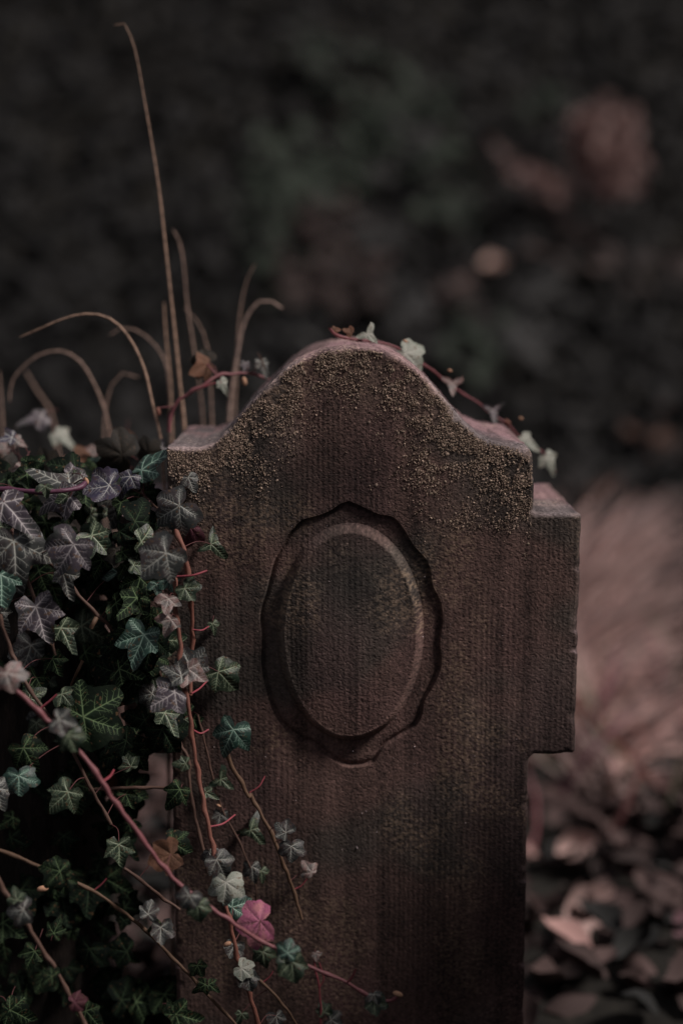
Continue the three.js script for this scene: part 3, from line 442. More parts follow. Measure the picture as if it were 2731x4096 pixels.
// the leaves that can be told apart: [vine, crop, x, y, z, shape, tint, tip direction, length, tilt, yaw, label?]
const LEAVES = [
  ['topB', 'A', 690, 535, .00, 'broad', 'violet', 165, 185, .75, -.2], ['topB', 'A', 822, 478, .0, 'arrow', 'violet', 128, 150, .55, -.2], ['topA', 'A', 445, 540, -.01, 'arrow', 'grey', 190, 290, .8, -.1],
  ['topA', 'A', 440, 462, -.03, 'three', 'mauve', 348, 118, .6, .2], ['topA', 'A', 440, 606, .02, 'arrow', 'mauve', 165, 265, .55, -.2], ['topA', 'A', 428, 598, .02, 'arrow', 'green', 82, 165, .25, .2],
  ['topA', 'A', 25, 640, .05, 'arrow', 'mauve', 38, 310, .5, -.1], ['topA', 'A', 285, 540, .06, 'three', 'green', 80, 75, .3, .1], ['topA', 'A', 140, 425, -.06, 'five', 'blush', 110, 100, .4, .1],
  ['topA', 'A', 185, 400, -.07, 'three', 'violet', 60, 85, .5, .2], ['topB', 'A', 1130, 662, .03, 'broad', 'grey', 148, 205, .35, -.15], 
  ['topB', 'A', 892, 438, -.02, 'arrow', 'teal', 318, 265, .75, -.55], ['topB', 'A', 1182, 485, .006, 'three', 'grey', 62, 108, .25, .2], ['topB', 'A', 760, 640, .0, 'arrow', 'deep', 96, 115, .2, .1],
  ['topC', 'A', 768, 345, -.12, 'broad', 'dusk', 205, 180, -.1, .2, 'dark brown backlit leaf'], ['topC', 'A', 930, 330, -.16, 'broad', 'dusk', 250, 110, -.1, -.2], ['topC', 'A', 1020, 300, -.17, 'five', 'mauve', 140, 105, .4, .2],
  ['topC', 'A', 300, 400, -.14, 'broad', 'dusk', 250, 120, -.1, .1], ['topC', 'A', 45, 450, -.08, 'broad', 'dusk', 290, 120, -.1, .2], ['topC', 'A', 60, 470, -.07, 'broad', 'dusk', 70, 120, .1, .2],
  ['topC', 'A', 270, 98, -.33, 'arrow', 'mauve', 168, 165, .8, .1, 'lilac blurred leaf'],  ['topC', 'A', 360, 210, -.33, 'arrow', 'pale', 28, 145, .7, .1],
  ['topC', 'A', 80, 235, -.12, 'arrow', 'violet', 165, 120, .7, .1], ['topC', 'A', 90, 250, -.14, 'three', 'blush', 20, 85, .5, .1], ['topC', 'A', 650, 385, -.14, 'three', 'teal', 190, 85, .4, .1], ['topC', 'A', 590, 400, -.16, 'three', 'deep', 170, 95, .4, .1],
  ['topC', 'A', 600, 300, -.25, 'three', 'blush', 100, 80, .3, .1], ['topC', 'A', 780, 210, -.4, 'three', 'brown', 100, 90, .3, .1], ['topC', 'A', 480, 350, -.25, 'broad', 'brown', 30, 130, .7, .1], ['topC', 'A', 40, 290, -.2, 'three', 'blush', 160, 80, .6, .1],
  ['leftA', 'A', 90, 882, .07, 'five', 'grey', 80, 315, .35, .1], ['leftA', 'A', 465, 905, .09, 'broad', 'mauve', 118, 215, .35, -.1],  ['leftA', 'A', 398, 1085, .075, 'arrow', 'grey', 70, 185, .25, .1],
  ['midC', 'A', 578, 848, .02, 'five', 'green', 42, 195, .45, .2], ['midC', 'A', 738, 1082, .02, 'hast', 'teal', 272, 150, .35, 0],
   ['midA', 'A', 1324, 904, .018, 'hast', 'green', 36, 130, .3, .1], ['midA', 'A', 1195, 800, .01, 'three', 'wine', 115, 165, .2, -.2, 'wine red leaf'],
  ['midB', 'A', 1045, 958, .12, 'broad', 'grey', 138, 225, .3, .0],  ['midB', 'A', 985, 1150, .05, 'three', 'teal', 80, 85, .2, .1], ['midB', 'A', 1060, 1130, .05, 'three', 'teal', 60, 90, .3, .1],
  ['midA', 'A', 1160, 1180, .07, 'broad', 'green', 52, 105, .3, .1], ['midA', 'A', 1180, 1130, .06, 'arrow', 'deep', 20, 90, .3, .1], ['midB', 'A', 1060, 1245, .09, 'three', 'blush', 100, 100, .4, .2], ['midB', 'A', 1075, 1375, .10, 'three', 'blush', 112, 115, .35, .0],
  ['midC', 'A', 905, 1470, .05, 'five', 'teal', 108, 235, .3, -.1],  ['leftA', 'A', 228, 1296, .08, 'five', 'mauve', 68, 255, .25, .1], ['leftA', 'A', 385, 1428, .06, 'arrow', 'green', 60, 200, .2, .2],
  ['leftA', 'A', 8, 1095, .08, 'five', 'teal', 80, 210, .3, .2], ['leftA', 'A', -10, 1330, .06, 'arrow', 'grey', 60, 150, .3, .2], ['leftA', 'A', 645, 1000, .0, 'three', 'deep', 110, 130, .4, 0], ['leftA', 'A', 40, 800, .06, 'arrow', 'green', 250, 120, .3, .1],
  ['thinA', 'A', 1335, 1400, .008, 'arrow', 'green', 75, 85, .2, .3], ['midA', 'A', 870, 810, .0, 'arrow', 'deep', 340, 110, .5, 0],
  ['leftB', 'B', 525, 575, .10, 'broad', 'deep', 325, 285, .2, .1, 'broad dark green leaf with pale veins'],  ['leftB', 'B', 150, 770, .13, 'five', 'deep', 58, 190, .25, .1],
  ['leftB', 'B', 120, 945, .15, 'broad', 'teal', 80, 125, .4, .1], ['leftB', 'B', 428, 1045, .15, 'five', 'green', 132, 175, .3, .1], 
  ['leftB', 'B', 390, 432, .10, 'three', 'green', 42, 105, .3, .1], ['leftB', 'B', 190, 458, .08, 'three', 'green', 330, 115, .3, .1], ['leftB', 'B', 230, 330, .05, 'five', 'deep', 120, 150, .3, .1], ['leftB', 'B', 330, 210, .05, 'five', 'deep', 60, 130, .3, .1],
  ['shoot', 'B', 40, 300, .28, 'broad', 'blush', 65, 130, .4, .1], ['shoot', 'B', 370, 590, .30, 'broad', 'grey', 15, 120, .4, .1], ['shoot', 'B', 430, 690, .30, 'broad', 'green', 60, 130, .3, .1],
  ['leftB', 'B', -20, 1020, .16, 'five', 'grey', 70, 160, .3, .2], ['leftB', 'B', 850, 782, .02, 'five', 'deep', 60, 165, .2, .1], ['leftB', 'B', 822, 888, .04, 'three', 'green', 240, 110, .25, .1], ['leftB', 'B', 790, 1060, .03, 'five', 'deep', 60, 110, .3, .1],
  ['shoot', 'B', 670, 880, -.25, 'broad', 'brown', 260, 110, .2, .1], ['shoot', 'B', 720, 950, -.2, 'broad', 'brown', 110, 130, .3, .1],
  ['leftB', 'B', 748, 1375, .14, 'five', 'green', 82, 150, .3, .1], ['lowE', 'B', 1080, 1365, .06, 'broad', 'deep', 25, 150, .3, .1],
  ['shoot', 'B', 1075, 1440, .20, 'broad', 'brown', 160, 165, .3, .1],
  ['lowD', 'B', 1130, 1030, .06, 'five', 'deep', 125, 150, .35, .1],
  ['midA', 'B', 1200, 270, .09, 'broad', 'grey', 305, 150, .4, .0], ['midA', 'B', 1180, 275, .10, 'three', 'blush', 28, 150, .45, .0], ['midB', 'B', 1140, 320, .11, 'three', 'grey', 200, 150, .45, .0], ['midB', 'B', 1100, 420, .12, 'three', 'mauve', 145, 190, .5, .0],
  ['midA', 'B', 1370, 292, .02, 'broad', 'green', 42, 172, .25, .0], ['tanA', 'B', 1466, 655, .06, 'five', 'teal', 112, 200, .25, -.1],
  ['thinA', 'B', 1160, 590, .015, 'three', 'green', 96, 85, .2, .1], ['thinA', 'B', 1215, 595, .012, 'arrow', 'deep', 62, 115, .2, .1], ['midC', 'B', 1168, 868, .02, 'five', 'green', 178, 92, .2, .1],
   ['thinA', 'B', 1386, 968, .014, 'hast', 'green', 36, 104, .15, .0], ['thinA', 'B', 1384, 1185, .012, 'five', 'grey', 95, 82, .2, .0], ['midB', 'B', 1290, 1050, .05, 'arrow', 'green', 22, 95, .5, .0],
  ['midC', 'B', 930, 340, .02, 'arrow', 'grey', 55, 65, .3, 0], ['midC', 'B', 935, 500, .02, 'arrow', 'green', 90, 70, .3, 0],
   ['thinA', 'C', 657, 287, .014, 'hast', 'green', 45, 112, .15, .0], ['thinA', 'C', 664, 478, .013, 'five', 'grey', 80, 98, .2, .0], ['thinA', 'C', 712, 500, .012, 'arrow', 'green', 78, 78, .2, .2],
  ['tanA', 'C', 842, 300, .06, 'broad', 'grey', 215, 78, .4, .0], ['tanA', 'C', 870, 372, .07, 'broad', 'grey', 88, 82, .4, .0], ['tanA', 'C', 978, 508, .02, 'three', 'blush', 232, 85, .2, .3],
  ['midB', 'C', 480, 442, .17, 'broad', 'grey', 55, 108, .4, .0], ['midB', 'C', 530, 560, .18, 'broad', 'pale', 92, 115, .45, .0], ['midB', 'C', 440, 400, .12, 'three', 'grey', 60, 80, .4, .0], ['midB', 'C', 560, 692, .08, 'broad', 'teal', 338, 115, .4, .0],
  ['shoot', 'C', 705, 765, .22, 'broad', 'pink', 165, 150, .45, -.1, 'withered magenta leaf'],
  ['thinA', 'C', 722, 925, .014, 'five', 'green', 78, 102, .2, .0], ['shoot', 'C', 850, 930, .28, 'broad', 'teal', 280, 75, .5, .0], ['shoot', 'C', 870, 975, .28, 'broad', 'green', 75, 115, .4, .0], ['midB', 'C', 610, 1010, .17, 'broad', 'pale', 30, 80, .5, .0], ['midB', 'C', 640, 1050, .17, 'broad', 'grey', 70, 85, .4, .0],
  ['lowC', 'C', 1040, 1240, .02, 'broad', 'green', 250, 60, .4, .0], ['lowC', 'C', 1075, 1280, .02, 'broad', 'grey', 20, 75, .4, .0], ['shoot', 'C', 1300, 1145, .27, 'three', 'grey', 60, 60, .5, .0], ['shoot', 'C', 1300, 1180, .27, 'broad', 'green', 80, 80, .4, .0],
  ['lowB', 'C', 610, 1245, .06, 'arrow', 'green', 110, 80, .2, .0], ['midB', 'C', 790, 1260, .12, 'broad', 'grey', 70, 70, .5, .0], ['lowC', 'C', 995, 930, .02, 'three', 'blush', 80, 45, .4, .0], ['midB', 'C', 570, 890, .12, 'broad', 'grey', 110, 70, .4, .0], ['midB', 'C', 690, 740, .06, 'three', 'teal', 60, 40, .4, .0],
  ['lowA', 'I', 930, 560, .17, 'broad', 'grey', 280, 90, .5, .0], ['lowA', 'I', 1010, 640, .17, 'broad', 'grey', 85, 110, .4, .0], ['lowA', 'I', 1000, 640, .165, 'three', 'deep', 160, 90, .4, .0], ['shoot', 'I', 1190, 440, .29, 'broad', 'grey', 120, 100, .4, .0], ['shoot', 'I', 1240, 500, .29, 'broad', 'green', 80, 110, .4, .0],
  ['lowF', 'I', 150, 530, .28, 'broad', 'grey', 170, 125, .4, .0], ['lowF', 'I', 110, 470, .28, 'three', 'green', 250, 90, .4, .0], ['lowF', 'I', 470, 1110, .28, 'broad', 'wine', 350, 90, .4, .0], ['lowF', 'I', 330, 950, .28, 'broad', 'deep', 200, 90, .4, .0], ['lowA', 'I', 1240, 880, .16, 'broad', 'deep', 60, 80, .4, .0], ['lowA', 'I', 1290, 1000, .16, 'arrow', 'deep', 150, 110, .4, .0], ['lowA', 'I', 1310, 1000, .16, 'arrow', 'deep', 30, 90, .4, .0],
  ['lowA', 'I', 380, 290, .21, 'broad', 'deep', 190, 150, .4, .0], ['lowA', 'I', 400, 330, .21, 'broad', 'deep', 80, 110, .4, .0], ['lowF', 'I', 65, 1160, .1, 'five', 'deep', 20, 190, .3, .0], ['lowF', 'I', 60, 1160, .1, 'five', 'deep', 100, 120, .3, .0], ['lowA', 'I', 1100, 1190, .05, 'five', 'deep', 240, 110, .3, .0], ['lowA', 'I', 1105, 1190, .05, 'arrow', 'deep', 10, 190, .3, .0], ['lowF', 'I', 220, 790, .05, 'five', 'deep', 110, 130, .3, .0], ['lowF', 'I', 340, 680, .05, 'five', 'deep', 290, 110, .3, .0], ['lowF', 'I', 540, 1165, .05, 'five', 'deep', 40, 150, .3, .0],
  ['runner', 'E', 110, 212, -.12, 'hast', 'pale', 48, 100, .35, .2], ['runner', 'E', 345, 335, -.15, 'broad', 'pale', 38, 175, .35, .2], ['runner', 'E', 640, 520, -.2, 'hast', 'blush', 92, 100, .3, .2],
  ['runner', 'E', 895, 690, -.24, 'hast', 'mauve', 82, 105, .3, .2], ['runner', 'E', 1085, 862, -.25, 'arrow', 'pale', 40, 165, .4, .3], ['runner', 'E', 1230, 985, -.26, 'arrow', 'pale', 55, 165, .3, .3],
  ['runner', 'D', 1260, 205, -.12, 'three', 'brown', 200, 70, .3, .2], ['runner', 'D', 1150, 190, -.11, 'three', 'brown', 350, 60, .3, .2],
  ['arch', 'D', 365, 400, -.19, 'three', 'brown', 150, 105, .3, .8, 'curled brown leaf'], ['arch', 'D', 370, 390, -.2, 'broad', 'dusk', 190, 120, .2, .4], ['arch', 'D', 445, 512, -.17, 'arrow', 'pale', 58, 105, .2, .5], ['arch', 'D', 700, 385, -.2, 'arrow', 'grey', 72, 115, .2, .5], ['arch', 'D', 600, 395, -.2, 'arrow', 'mauve', 95, 75, .2, .5],
];
LEAVES.forEach(([v, c, x, y, z, shape, mat, ang, len, tilt, yaw, label], i) => { const [px, py] = src(c, x, y); placeLeaf(vines[v], px, py, z, shape, mat, ang, len / CROPS[c][2], tilt, yaw, i + 1, label); });
bud('shoot', 'C', 1425, 1145, .25, .006, 20); bud('midB', 'C', 432, 415, .11, .006, 60); bud('midB', 'C', 537, 882, .15, .0055, 150); bud('lowA', 'I', 270, 400, .17, .007, 170); bud('thinA', 'C', 490, 160, .014, .003, 30); bud('thinA', 'B', 1160, 570, .014, .003, 80); bud('arch', 'D', 592, 510, -.19, .006, 80); bud('arch', 'D', 52, 700, -.17, .006, 85, 'rust'); bud('topA', 'A', 545, 508, .02, .0045, 70);
bud('runner', 'E', 345, 258, -.15, .003, 20); bud('runner', 'E', 625, 442, -.2, .003, 20); bud('runner', 'E', 1070, 742, -.25, .003, 20); bud('runner', 'E', 985, 765, -.25, .005, 40, 'rust'); twig('midC', 'tan', .003, .0026, [['A', 605, 1368, .035], ['A', 590, 1395, .04], ['A', 572, 1430, .04]]); twig('midC', 'tan', .0022, .0012, [['B', 520, 225, .04], ['B', 490, 285, .04], ['B', 445, 380, .03]]);
twig('arch', 'rose', .0013, .0008, [['D', 152, 668, -.17], ['D', 100, 672, -.17], ['D', 58, 676, -.17]]); twig('arch', 'rose', .0015, .001, [['D', 425, 476, -.18], ['D', 390, 440, -.18], ['D', 355, 400, -.19]]); twig('arch', 'red', .0012, .0008, [['D', 330, 548, -.17], ['D', 390, 525, -.17], ['D', 450, 514, -.17]]); twig('arch', 'umber', .001, .0007, [['D', 620, 458, -.2], ['D', 660, 435, -.2], ['D', 690, 412, -.2]]); twig('arch', 'umber', .0013, .0008, [['D', 725, 470, -.2], ['D', 705, 390, -.2], ['D', 675, 330, -.2]]);
twig('midB', 'red', .0014, .0011, [['A', 1110, 1108, .06], ['A', 1210, 1100, .07], ['A', 1300, 1070, .06]]); twig('midA', 'red', .001, .0008, [['A', 1210, 1440, .04], ['A', 1260, 1445, .04], ['A', 1310, 1420, .02]]); twig('midB', 'red', .0013, .001, [['B', 1315, 1265, .12], ['B', 1390, 1250, .11], ['B', 1475, 1190, .07]]); twig('tanA', 'red', .001, .0008, [['C', 652, 92, .03], ['C', 700, 60, .03], ['C', 732, 5, .025]]); twig('tanA', 'red', .001, .0007, [['C', 878, 600, .02], ['C', 920, 580, .02], ['C', 962, 525, .02]]); twig('shoot', 'red', .0014, .001, [['C', 1160, 1085, .25], ['C', 1185, 1060, .26], ['C', 1205, 1015, .27]]); twig('shoot', 'red', .0013, .0011, [['B', 640, 985, .27], ['B', 690, 950, .24], ['B', 715, 910, .2]]); twig('lowB', 'red', .001, .0008, [['C', 720, 1085, .06], ['C', 750, 1060, .06], ['C', 775, 1025, .06]]); twig('lowC', 'red', .0009, .0007, [['C', 1018, 1105, .02], ['C', 1038, 1070, .02], ['C', 1015, 980, .02]]); twig('topB', 'rose', .0011, .0009, [['A', 790, 648, .0], ['A', 870, 646, .0], ['A', 940, 635, -.01]]); twig('lowA', 'red', .001, .0008, [['I', 590, 412, .18], ['I', 640, 370, .18], ['I', 670, 335, .18]]); twig('midB', 'red', .0012, .001, [['B', 1200, 430, .09], ['B', 1250, 400, .06], ['B', 1300, 350, .04]]); twig('midB', 'red', .0012, .001, [['B', 1215, 660, .09], ['B', 1260, 680, .08], ['B', 1310, 655, .07]]); twig('leftB', 'red', .0016, .0013, [['B', 260, 520, .12], ['B', 310, 480, .12], ['B', 360, 435, .12]]);

// leaves further in, shade painted into their darker colours for depth
{
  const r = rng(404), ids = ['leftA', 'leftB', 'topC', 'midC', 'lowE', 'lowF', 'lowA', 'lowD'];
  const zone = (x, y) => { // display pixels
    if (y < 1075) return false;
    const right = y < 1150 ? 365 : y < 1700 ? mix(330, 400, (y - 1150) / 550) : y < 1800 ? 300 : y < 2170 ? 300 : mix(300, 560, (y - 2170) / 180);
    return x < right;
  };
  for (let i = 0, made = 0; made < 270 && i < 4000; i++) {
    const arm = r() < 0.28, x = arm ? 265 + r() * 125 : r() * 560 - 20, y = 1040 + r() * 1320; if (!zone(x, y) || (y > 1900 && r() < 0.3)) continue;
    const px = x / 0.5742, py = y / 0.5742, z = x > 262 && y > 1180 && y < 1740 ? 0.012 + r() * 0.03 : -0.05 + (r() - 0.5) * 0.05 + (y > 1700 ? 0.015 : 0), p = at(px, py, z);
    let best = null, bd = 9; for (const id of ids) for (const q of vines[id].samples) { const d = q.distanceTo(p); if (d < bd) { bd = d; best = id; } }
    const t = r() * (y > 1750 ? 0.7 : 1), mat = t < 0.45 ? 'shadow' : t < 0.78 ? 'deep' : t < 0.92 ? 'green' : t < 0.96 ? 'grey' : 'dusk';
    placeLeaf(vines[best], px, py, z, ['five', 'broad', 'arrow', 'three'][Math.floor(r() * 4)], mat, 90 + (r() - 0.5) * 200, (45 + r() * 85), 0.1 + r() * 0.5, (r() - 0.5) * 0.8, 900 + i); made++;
  }
}

// ------------------------------------------------------------------ dry grass stalks behind the left shoulder
const strawTex = dataTex(64, 512, (i, j) => { const n = fbm(i / 5, j / 60 + 3, 3), b = fbm(7, j / 14, 2), k = 0.55 + 0.5 * n + 0.9 * (b - 0.5); return [k, k, k]; }, false);
const strawMat = (r, g, b) => new THREE.MeshStandardMaterial({ color: lin(r, g, b), map: strawTex, roughness: 0.75 });
const STRAW = { warm: strawMat(.64, .43, .31), dim: strawMat(.52, .365, .29), pale: strawMat(.64, .47, .39) };
function stalk(label, mat, z, w0, w1, pts, tip) {
  const w = pts.map(([x, y, dz]) => P('F', x, y, z + (dz || 0))), foot = w[w.length - 1].clone(); foot.x += 0.004; foot.y = groundH(foot.x, z); foot.z = z + 0.01;
  const root = thing('dry_grass_stalk', label, 'dry grass', foot), loc = [...w, w[w.length - 1].clone().lerp(foot, 0.5), foot].map(v => v.clone().sub(foot));
  part('stem', taperTube(loc, [w0 * .5, w0, mix(w0, w1, .35), mix(w0, w1, .7), w1 * .85, w1 * 1.12, w1 * .9, w1, w1], 7, 7, 0.34, pts.length * 11, 0.8), STRAW[mat], root);
  if (tip) part('dry_leaf', taperTube(tip.map(([x, y, dz]) => P('F', x, y, z + (dz || 0)).sub(foot)), [.0022, .0030, .0008], 6, 6, 0.2, 3, 0.3), STRAW[mat], root);
}
stalk('tallest dry grass stalk, nearly straight, rising high above the gravestone', 'warm', -.30, .0016, .0035, [[650, 122], [690, 205], [720, 320], [748, 480], [790, 720], [830, 980], [862, 1260], [888, 1500], [915, 1750], [940, 2000], [965, 2260]], [[652, 125], [625, 128], [595, 132]]);
stalk('thin upright stalk with a curled dry tip right beside the tallest grass stalk', 'dim', -.42, .0022, .0030, [[905, 1200], [945, 1280], [962, 1400], [975, 1560], [985, 1640], [1010, 1800], [1040, 2000], [1062, 2230]], [[935, 1265], [952, 1330], [962, 1420]]);
stalk('blurred broad grass blade bent over between the tall stalk and the curled brown leaf', 'dim', -.40, .0022, .0034, [[965, 1610], [1010, 1650], [1050, 1710], [1080, 1800], [1100, 2000], [1108, 2220]]);
stalk('faint upright blade behind the hooked grass stalk', 'dim', -.44, .0022, .0032, [[1332, 1380], [1292, 1460], [1266, 1560], [1250, 1680], [1238, 1900], [1225, 2200]]);
stalk('hooked dry grass stalk nearest to the curved top of the gravestone', 'pale', -.40, .0032, .0034, [[1475, 1612], [1430, 1580], [1365, 1572], [1312, 1618], [1272, 1700], [1240, 1850], [1216, 2000], [1198, 2200]]);
stalk('long arching grass stalk drooping far to the left with a ragged tip', 'warm', -.20, .0019, .0028, [[105, 1762], [180, 1735], [260, 1695], [400, 1647], [520, 1645], [612, 1690], [692, 1790], [752, 1920], [800, 2120], [845, 2330]], [[110, 1760], [190, 1725], [300, 1680]]);
stalk('blurred bent blade just behind the long arching stalk', 'dim', -.40, .0022, .0034, [[575, 1752], [640, 1712], [720, 1730], [810, 1802], [868, 1900], [888, 2050], [892, 2240]]);
stalk('short knotty stalk close along the left of the tallest grass stalk', 'warm', -.36, .0024, .0030, [[858, 1580], [862, 1680], [876, 1850], [888, 1950], [898, 2250]]);
stalk('blurred round arch of grass above the lilac leaf at the far left', 'dim', -.36, .0024, .0032, [[52, 2100], [62, 2000], [120, 1920], [220, 1850], [330, 1836], [420, 1890], [490, 2000], [540, 2120], [575, 2270]]);
stalk('small faint arch of grass under the long arching stalk', 'dim', -.42, .0024, .0030, [[725, 1972], [645, 1950], [592, 2000], [562, 2080], [545, 2230]]);
stalk('dim straight grass stem at the far left edge above the ivy', 'dim', -.45, .0026, .0030, [[-4, 1940], [10, 2120], [18, 2300]]);
stalk('dim slanting grass stem inside the round grass arch', 'dim', -.62, .0030, .0034, [[135, 1940], [200, 2050], [275, 2170]]);

// ------------------------------------------------------------------ dry grass and fallen leaves behind, on the right
function hitGround(px, py) {
  const d = at(px, py, 0).sub(EYE).normalize(), p = EYE.clone();
  for (let t = 0; t < 3000; t++) { p.addScaledVector(d, 0.01); if (p.z < -0.3 && p.y < groundH(p.x, p.z)) break; }
  return p;
}
function ribbon(len, lean, curl, w, seed) {
  const n = 6, pos = [], uv = [], idx = [], r = rng(seed); let x = 0, y = 0, a = lean;
  for (let i = 0; i <= n; i++) { const t = i / n, ww = w * (1 - t * t * 0.9); pos.push(x, y, -ww * 0.6, x, y + ww * 0.5, 0, x, y, ww * 0.6); uv.push(0, t, 0.5, t, 1, t); a += curl / n * (0.6 + 0.8 * r()); x += Math.sin(a) * len / n; y += Math.cos(a) * len / n; }
  for (let i = 0; i < n; i++) for (const o of [0, 1]) { const k = i * 3 + o; idx.push(k, k + 1, k + 3, k + 3, k + 1, k + 4); }
  const g = new THREE.BufferGeometry(); g.setAttribute('position', new THREE.Float32BufferAttribute(pos, 3)); g.setAttribute('uv', new THREE.Float32BufferAttribute(uv, 2)); g.setIndex(idx); g.computeVertexNormals(); return g;
}
function scatter(name, label, geos, mat, list) {  // list: [x,y,z, rotation xyz, scale, colour]
  const g = new THREE.Group(); g.name = name; g.userData = { kind: 'stuff', label }; scene.add(g);
  const o = new THREE.Object3D();
  geos.forEach((geo, k) => { const L = list.filter((_, i) => i % geos.length === k); const im = shade(new THREE.InstancedMesh(geo, mat, L.length)); im.name = name + '_clump'; im.userData.kind = 'stuff';
    L.forEach((e, i) => { o.position.set(e[0], e[1], e[2]); o.rotation.set(e[3], e[4], e[5], 'YXZ'); o.scale.setScalar(e[6]); o.updateMatrix(); im.setMatrixAt(i, o.matrix); im.setColorAt(i, e[7]); }); g.add(im); });
}
{
  const r = rng(88), geos = [ribbon(.62, .30, .8, .020, 1), ribbon(.75, .45, .7, .016, 2), ribbon(.5, .2, 1.2, .026, 3), ribbon(.66, .6, .5, .019, 4), ribbon(.42, .7, .9, .024, 5)], L = [];
  for (let t = 0; t < 186; t++) {                   // tufts, with bare ground between them
    const near = t >= 150, cz = near ? -1.9 - r() * 1.2 : -1.2 - r() * 2.2, cx = near ? (EYE.z - cz) * (0.118 + 0.05 * r()) : -1.0 + r() * 2.2, u = cx / (EYE.z - cz), tall = Math.exp(-Math.pow((u - 0.14) / 0.055, 2)), tone = u < -0.08 ? 0.16 + 0.2 * r() : near ? 0.6 + 0.55 * r() : r() < 0.25 ? 0.12 : 0.24 + 1.1 * r() * r() + 0.75 * tall * r();
    if (!near && u > 0.185 && r() < 0.55 || u < -0.1 && r() < 0.5) continue;
    const yaw = (r() - .5) * 2.0 + (r() < 0.22 ? 2.6 : 0), size = (0.5 + 0.35 * r()) * (0.62 + 0.5 * tall), n = 7 + Math.floor(r() * 11);
    for (let i = 0; i < n; i++) { const x = cx + (r() + r() - 1) * .09, z = cz + (r() + r() - 1) * .09, k = tone * (0.55 + 0.9 * r()), w = u < -0.08 ? 0.75 : 1; L.push([x, groundH(x, z) - 0.01, z, (r() - .5) * .5, yaw + (r() - .5) * 1.1, (r() - 0.5) * 0.35, size * (0.7 + 0.5 * r()), lin(.74 * k, .51 * k * w, .46 * k * w * w)]); }
  }
  for (let k = 0; k < 110; k++) { const x = 0.25 + r() * 0.75, z = -1.0 - r() * 1.9; L.push([x, groundH(x, z) + 0.02, z, 0.3 + r() * .5, r() * 6.28, 0.4 + r() * 0.7, 0.25 + 0.3 * r(), lin(.26 * r() + .1, .15 * r() + .07, .12 * r() + .06)]); }   // broken stalks lying across
  scatter('dry_grass', 'pale dry grass leaning behind the gravestone', geos, new THREE.MeshPhysicalMaterial({ roughness: 0.85, transmission: 0.3 }), L);
}
const deadLeaf = (seed, curl) => {                // a plain oval leaf, curled as it dried
  const r = rng(seed), pos = [], idx = [], n = 7, m = 4; const bend = curl * (0.7 + 0.6 * r()), tw = (r() - .5) * 1.2;
  for (let i = 0; i <= n; i++) for (let j = -m; j <= m; j++) { const t = i / n, w = 0.33 * Math.pow(Math.sin(Math.PI * Math.pow(clamp(t, .02, .985), 0.85)), 0.8) * (1 + (r() - .5) * .12), x = j / m * w; pos.push(x, t, bend * (x * x * 4 + (t - .5) * (t - .5)) + tw * x * (t - .5) + (j === 0 ? -0.015 : 0) + (r() - .5) * 0.015); }
  for (let i = 0; i < n; i++) for (let j = 0; j < 2 * m; j++) { const a = i * (2 * m + 1) + j, b = a + 2 * m + 1; idx.push(a, a + 1, b, b, a + 1, b + 1); }
  const g = new THREE.BufferGeometry(); g.setAttribute('position', new THREE.Float32BufferAttribute(pos, 3)); g.setIndex(idx); g.computeVertexNormals(); return g;
};
const DEAD = [deadLeaf(1, .5), deadLeaf(2, .9), deadLeaf(3, -.6), deadLeaf(4, .3)];
{
  const r = rng(99), L = [];
  for (let i = 0; i < 5200; i++) { const x = -1.7 + r() * 3.4, z = -0.33 - r() * 4.2; const nearTone = z > -1.3 ? 0.62 : 1, k = (r() < (z > -1.3 ? 0.06 : 0.12) ? 1.15 : nearTone < 1 ? 0.16 : 0.46) * (0.4 + 0.9 * r()), g = r(); L.push([x, groundH(x, z) + 0.008 + r() * 0.035, z, -Math.PI / 2 + (r() - .5) * 1.3, r() * 6, (r() - .5) * .9, 0.05 + 0.045 * r(), g < 0.88 ? lin(.42 * k, .265 * k, .24 * k) : lin(.13 * k, .14 * k, .13 * k)]); }  // litter nearest the stone is coloured darker
  scatter('leaf_litter', 'brown fallen leaves over the ground behind the gravestone', DEAD, new THREE.MeshStandardMaterial({ roughness: 0.85 }), L);
}
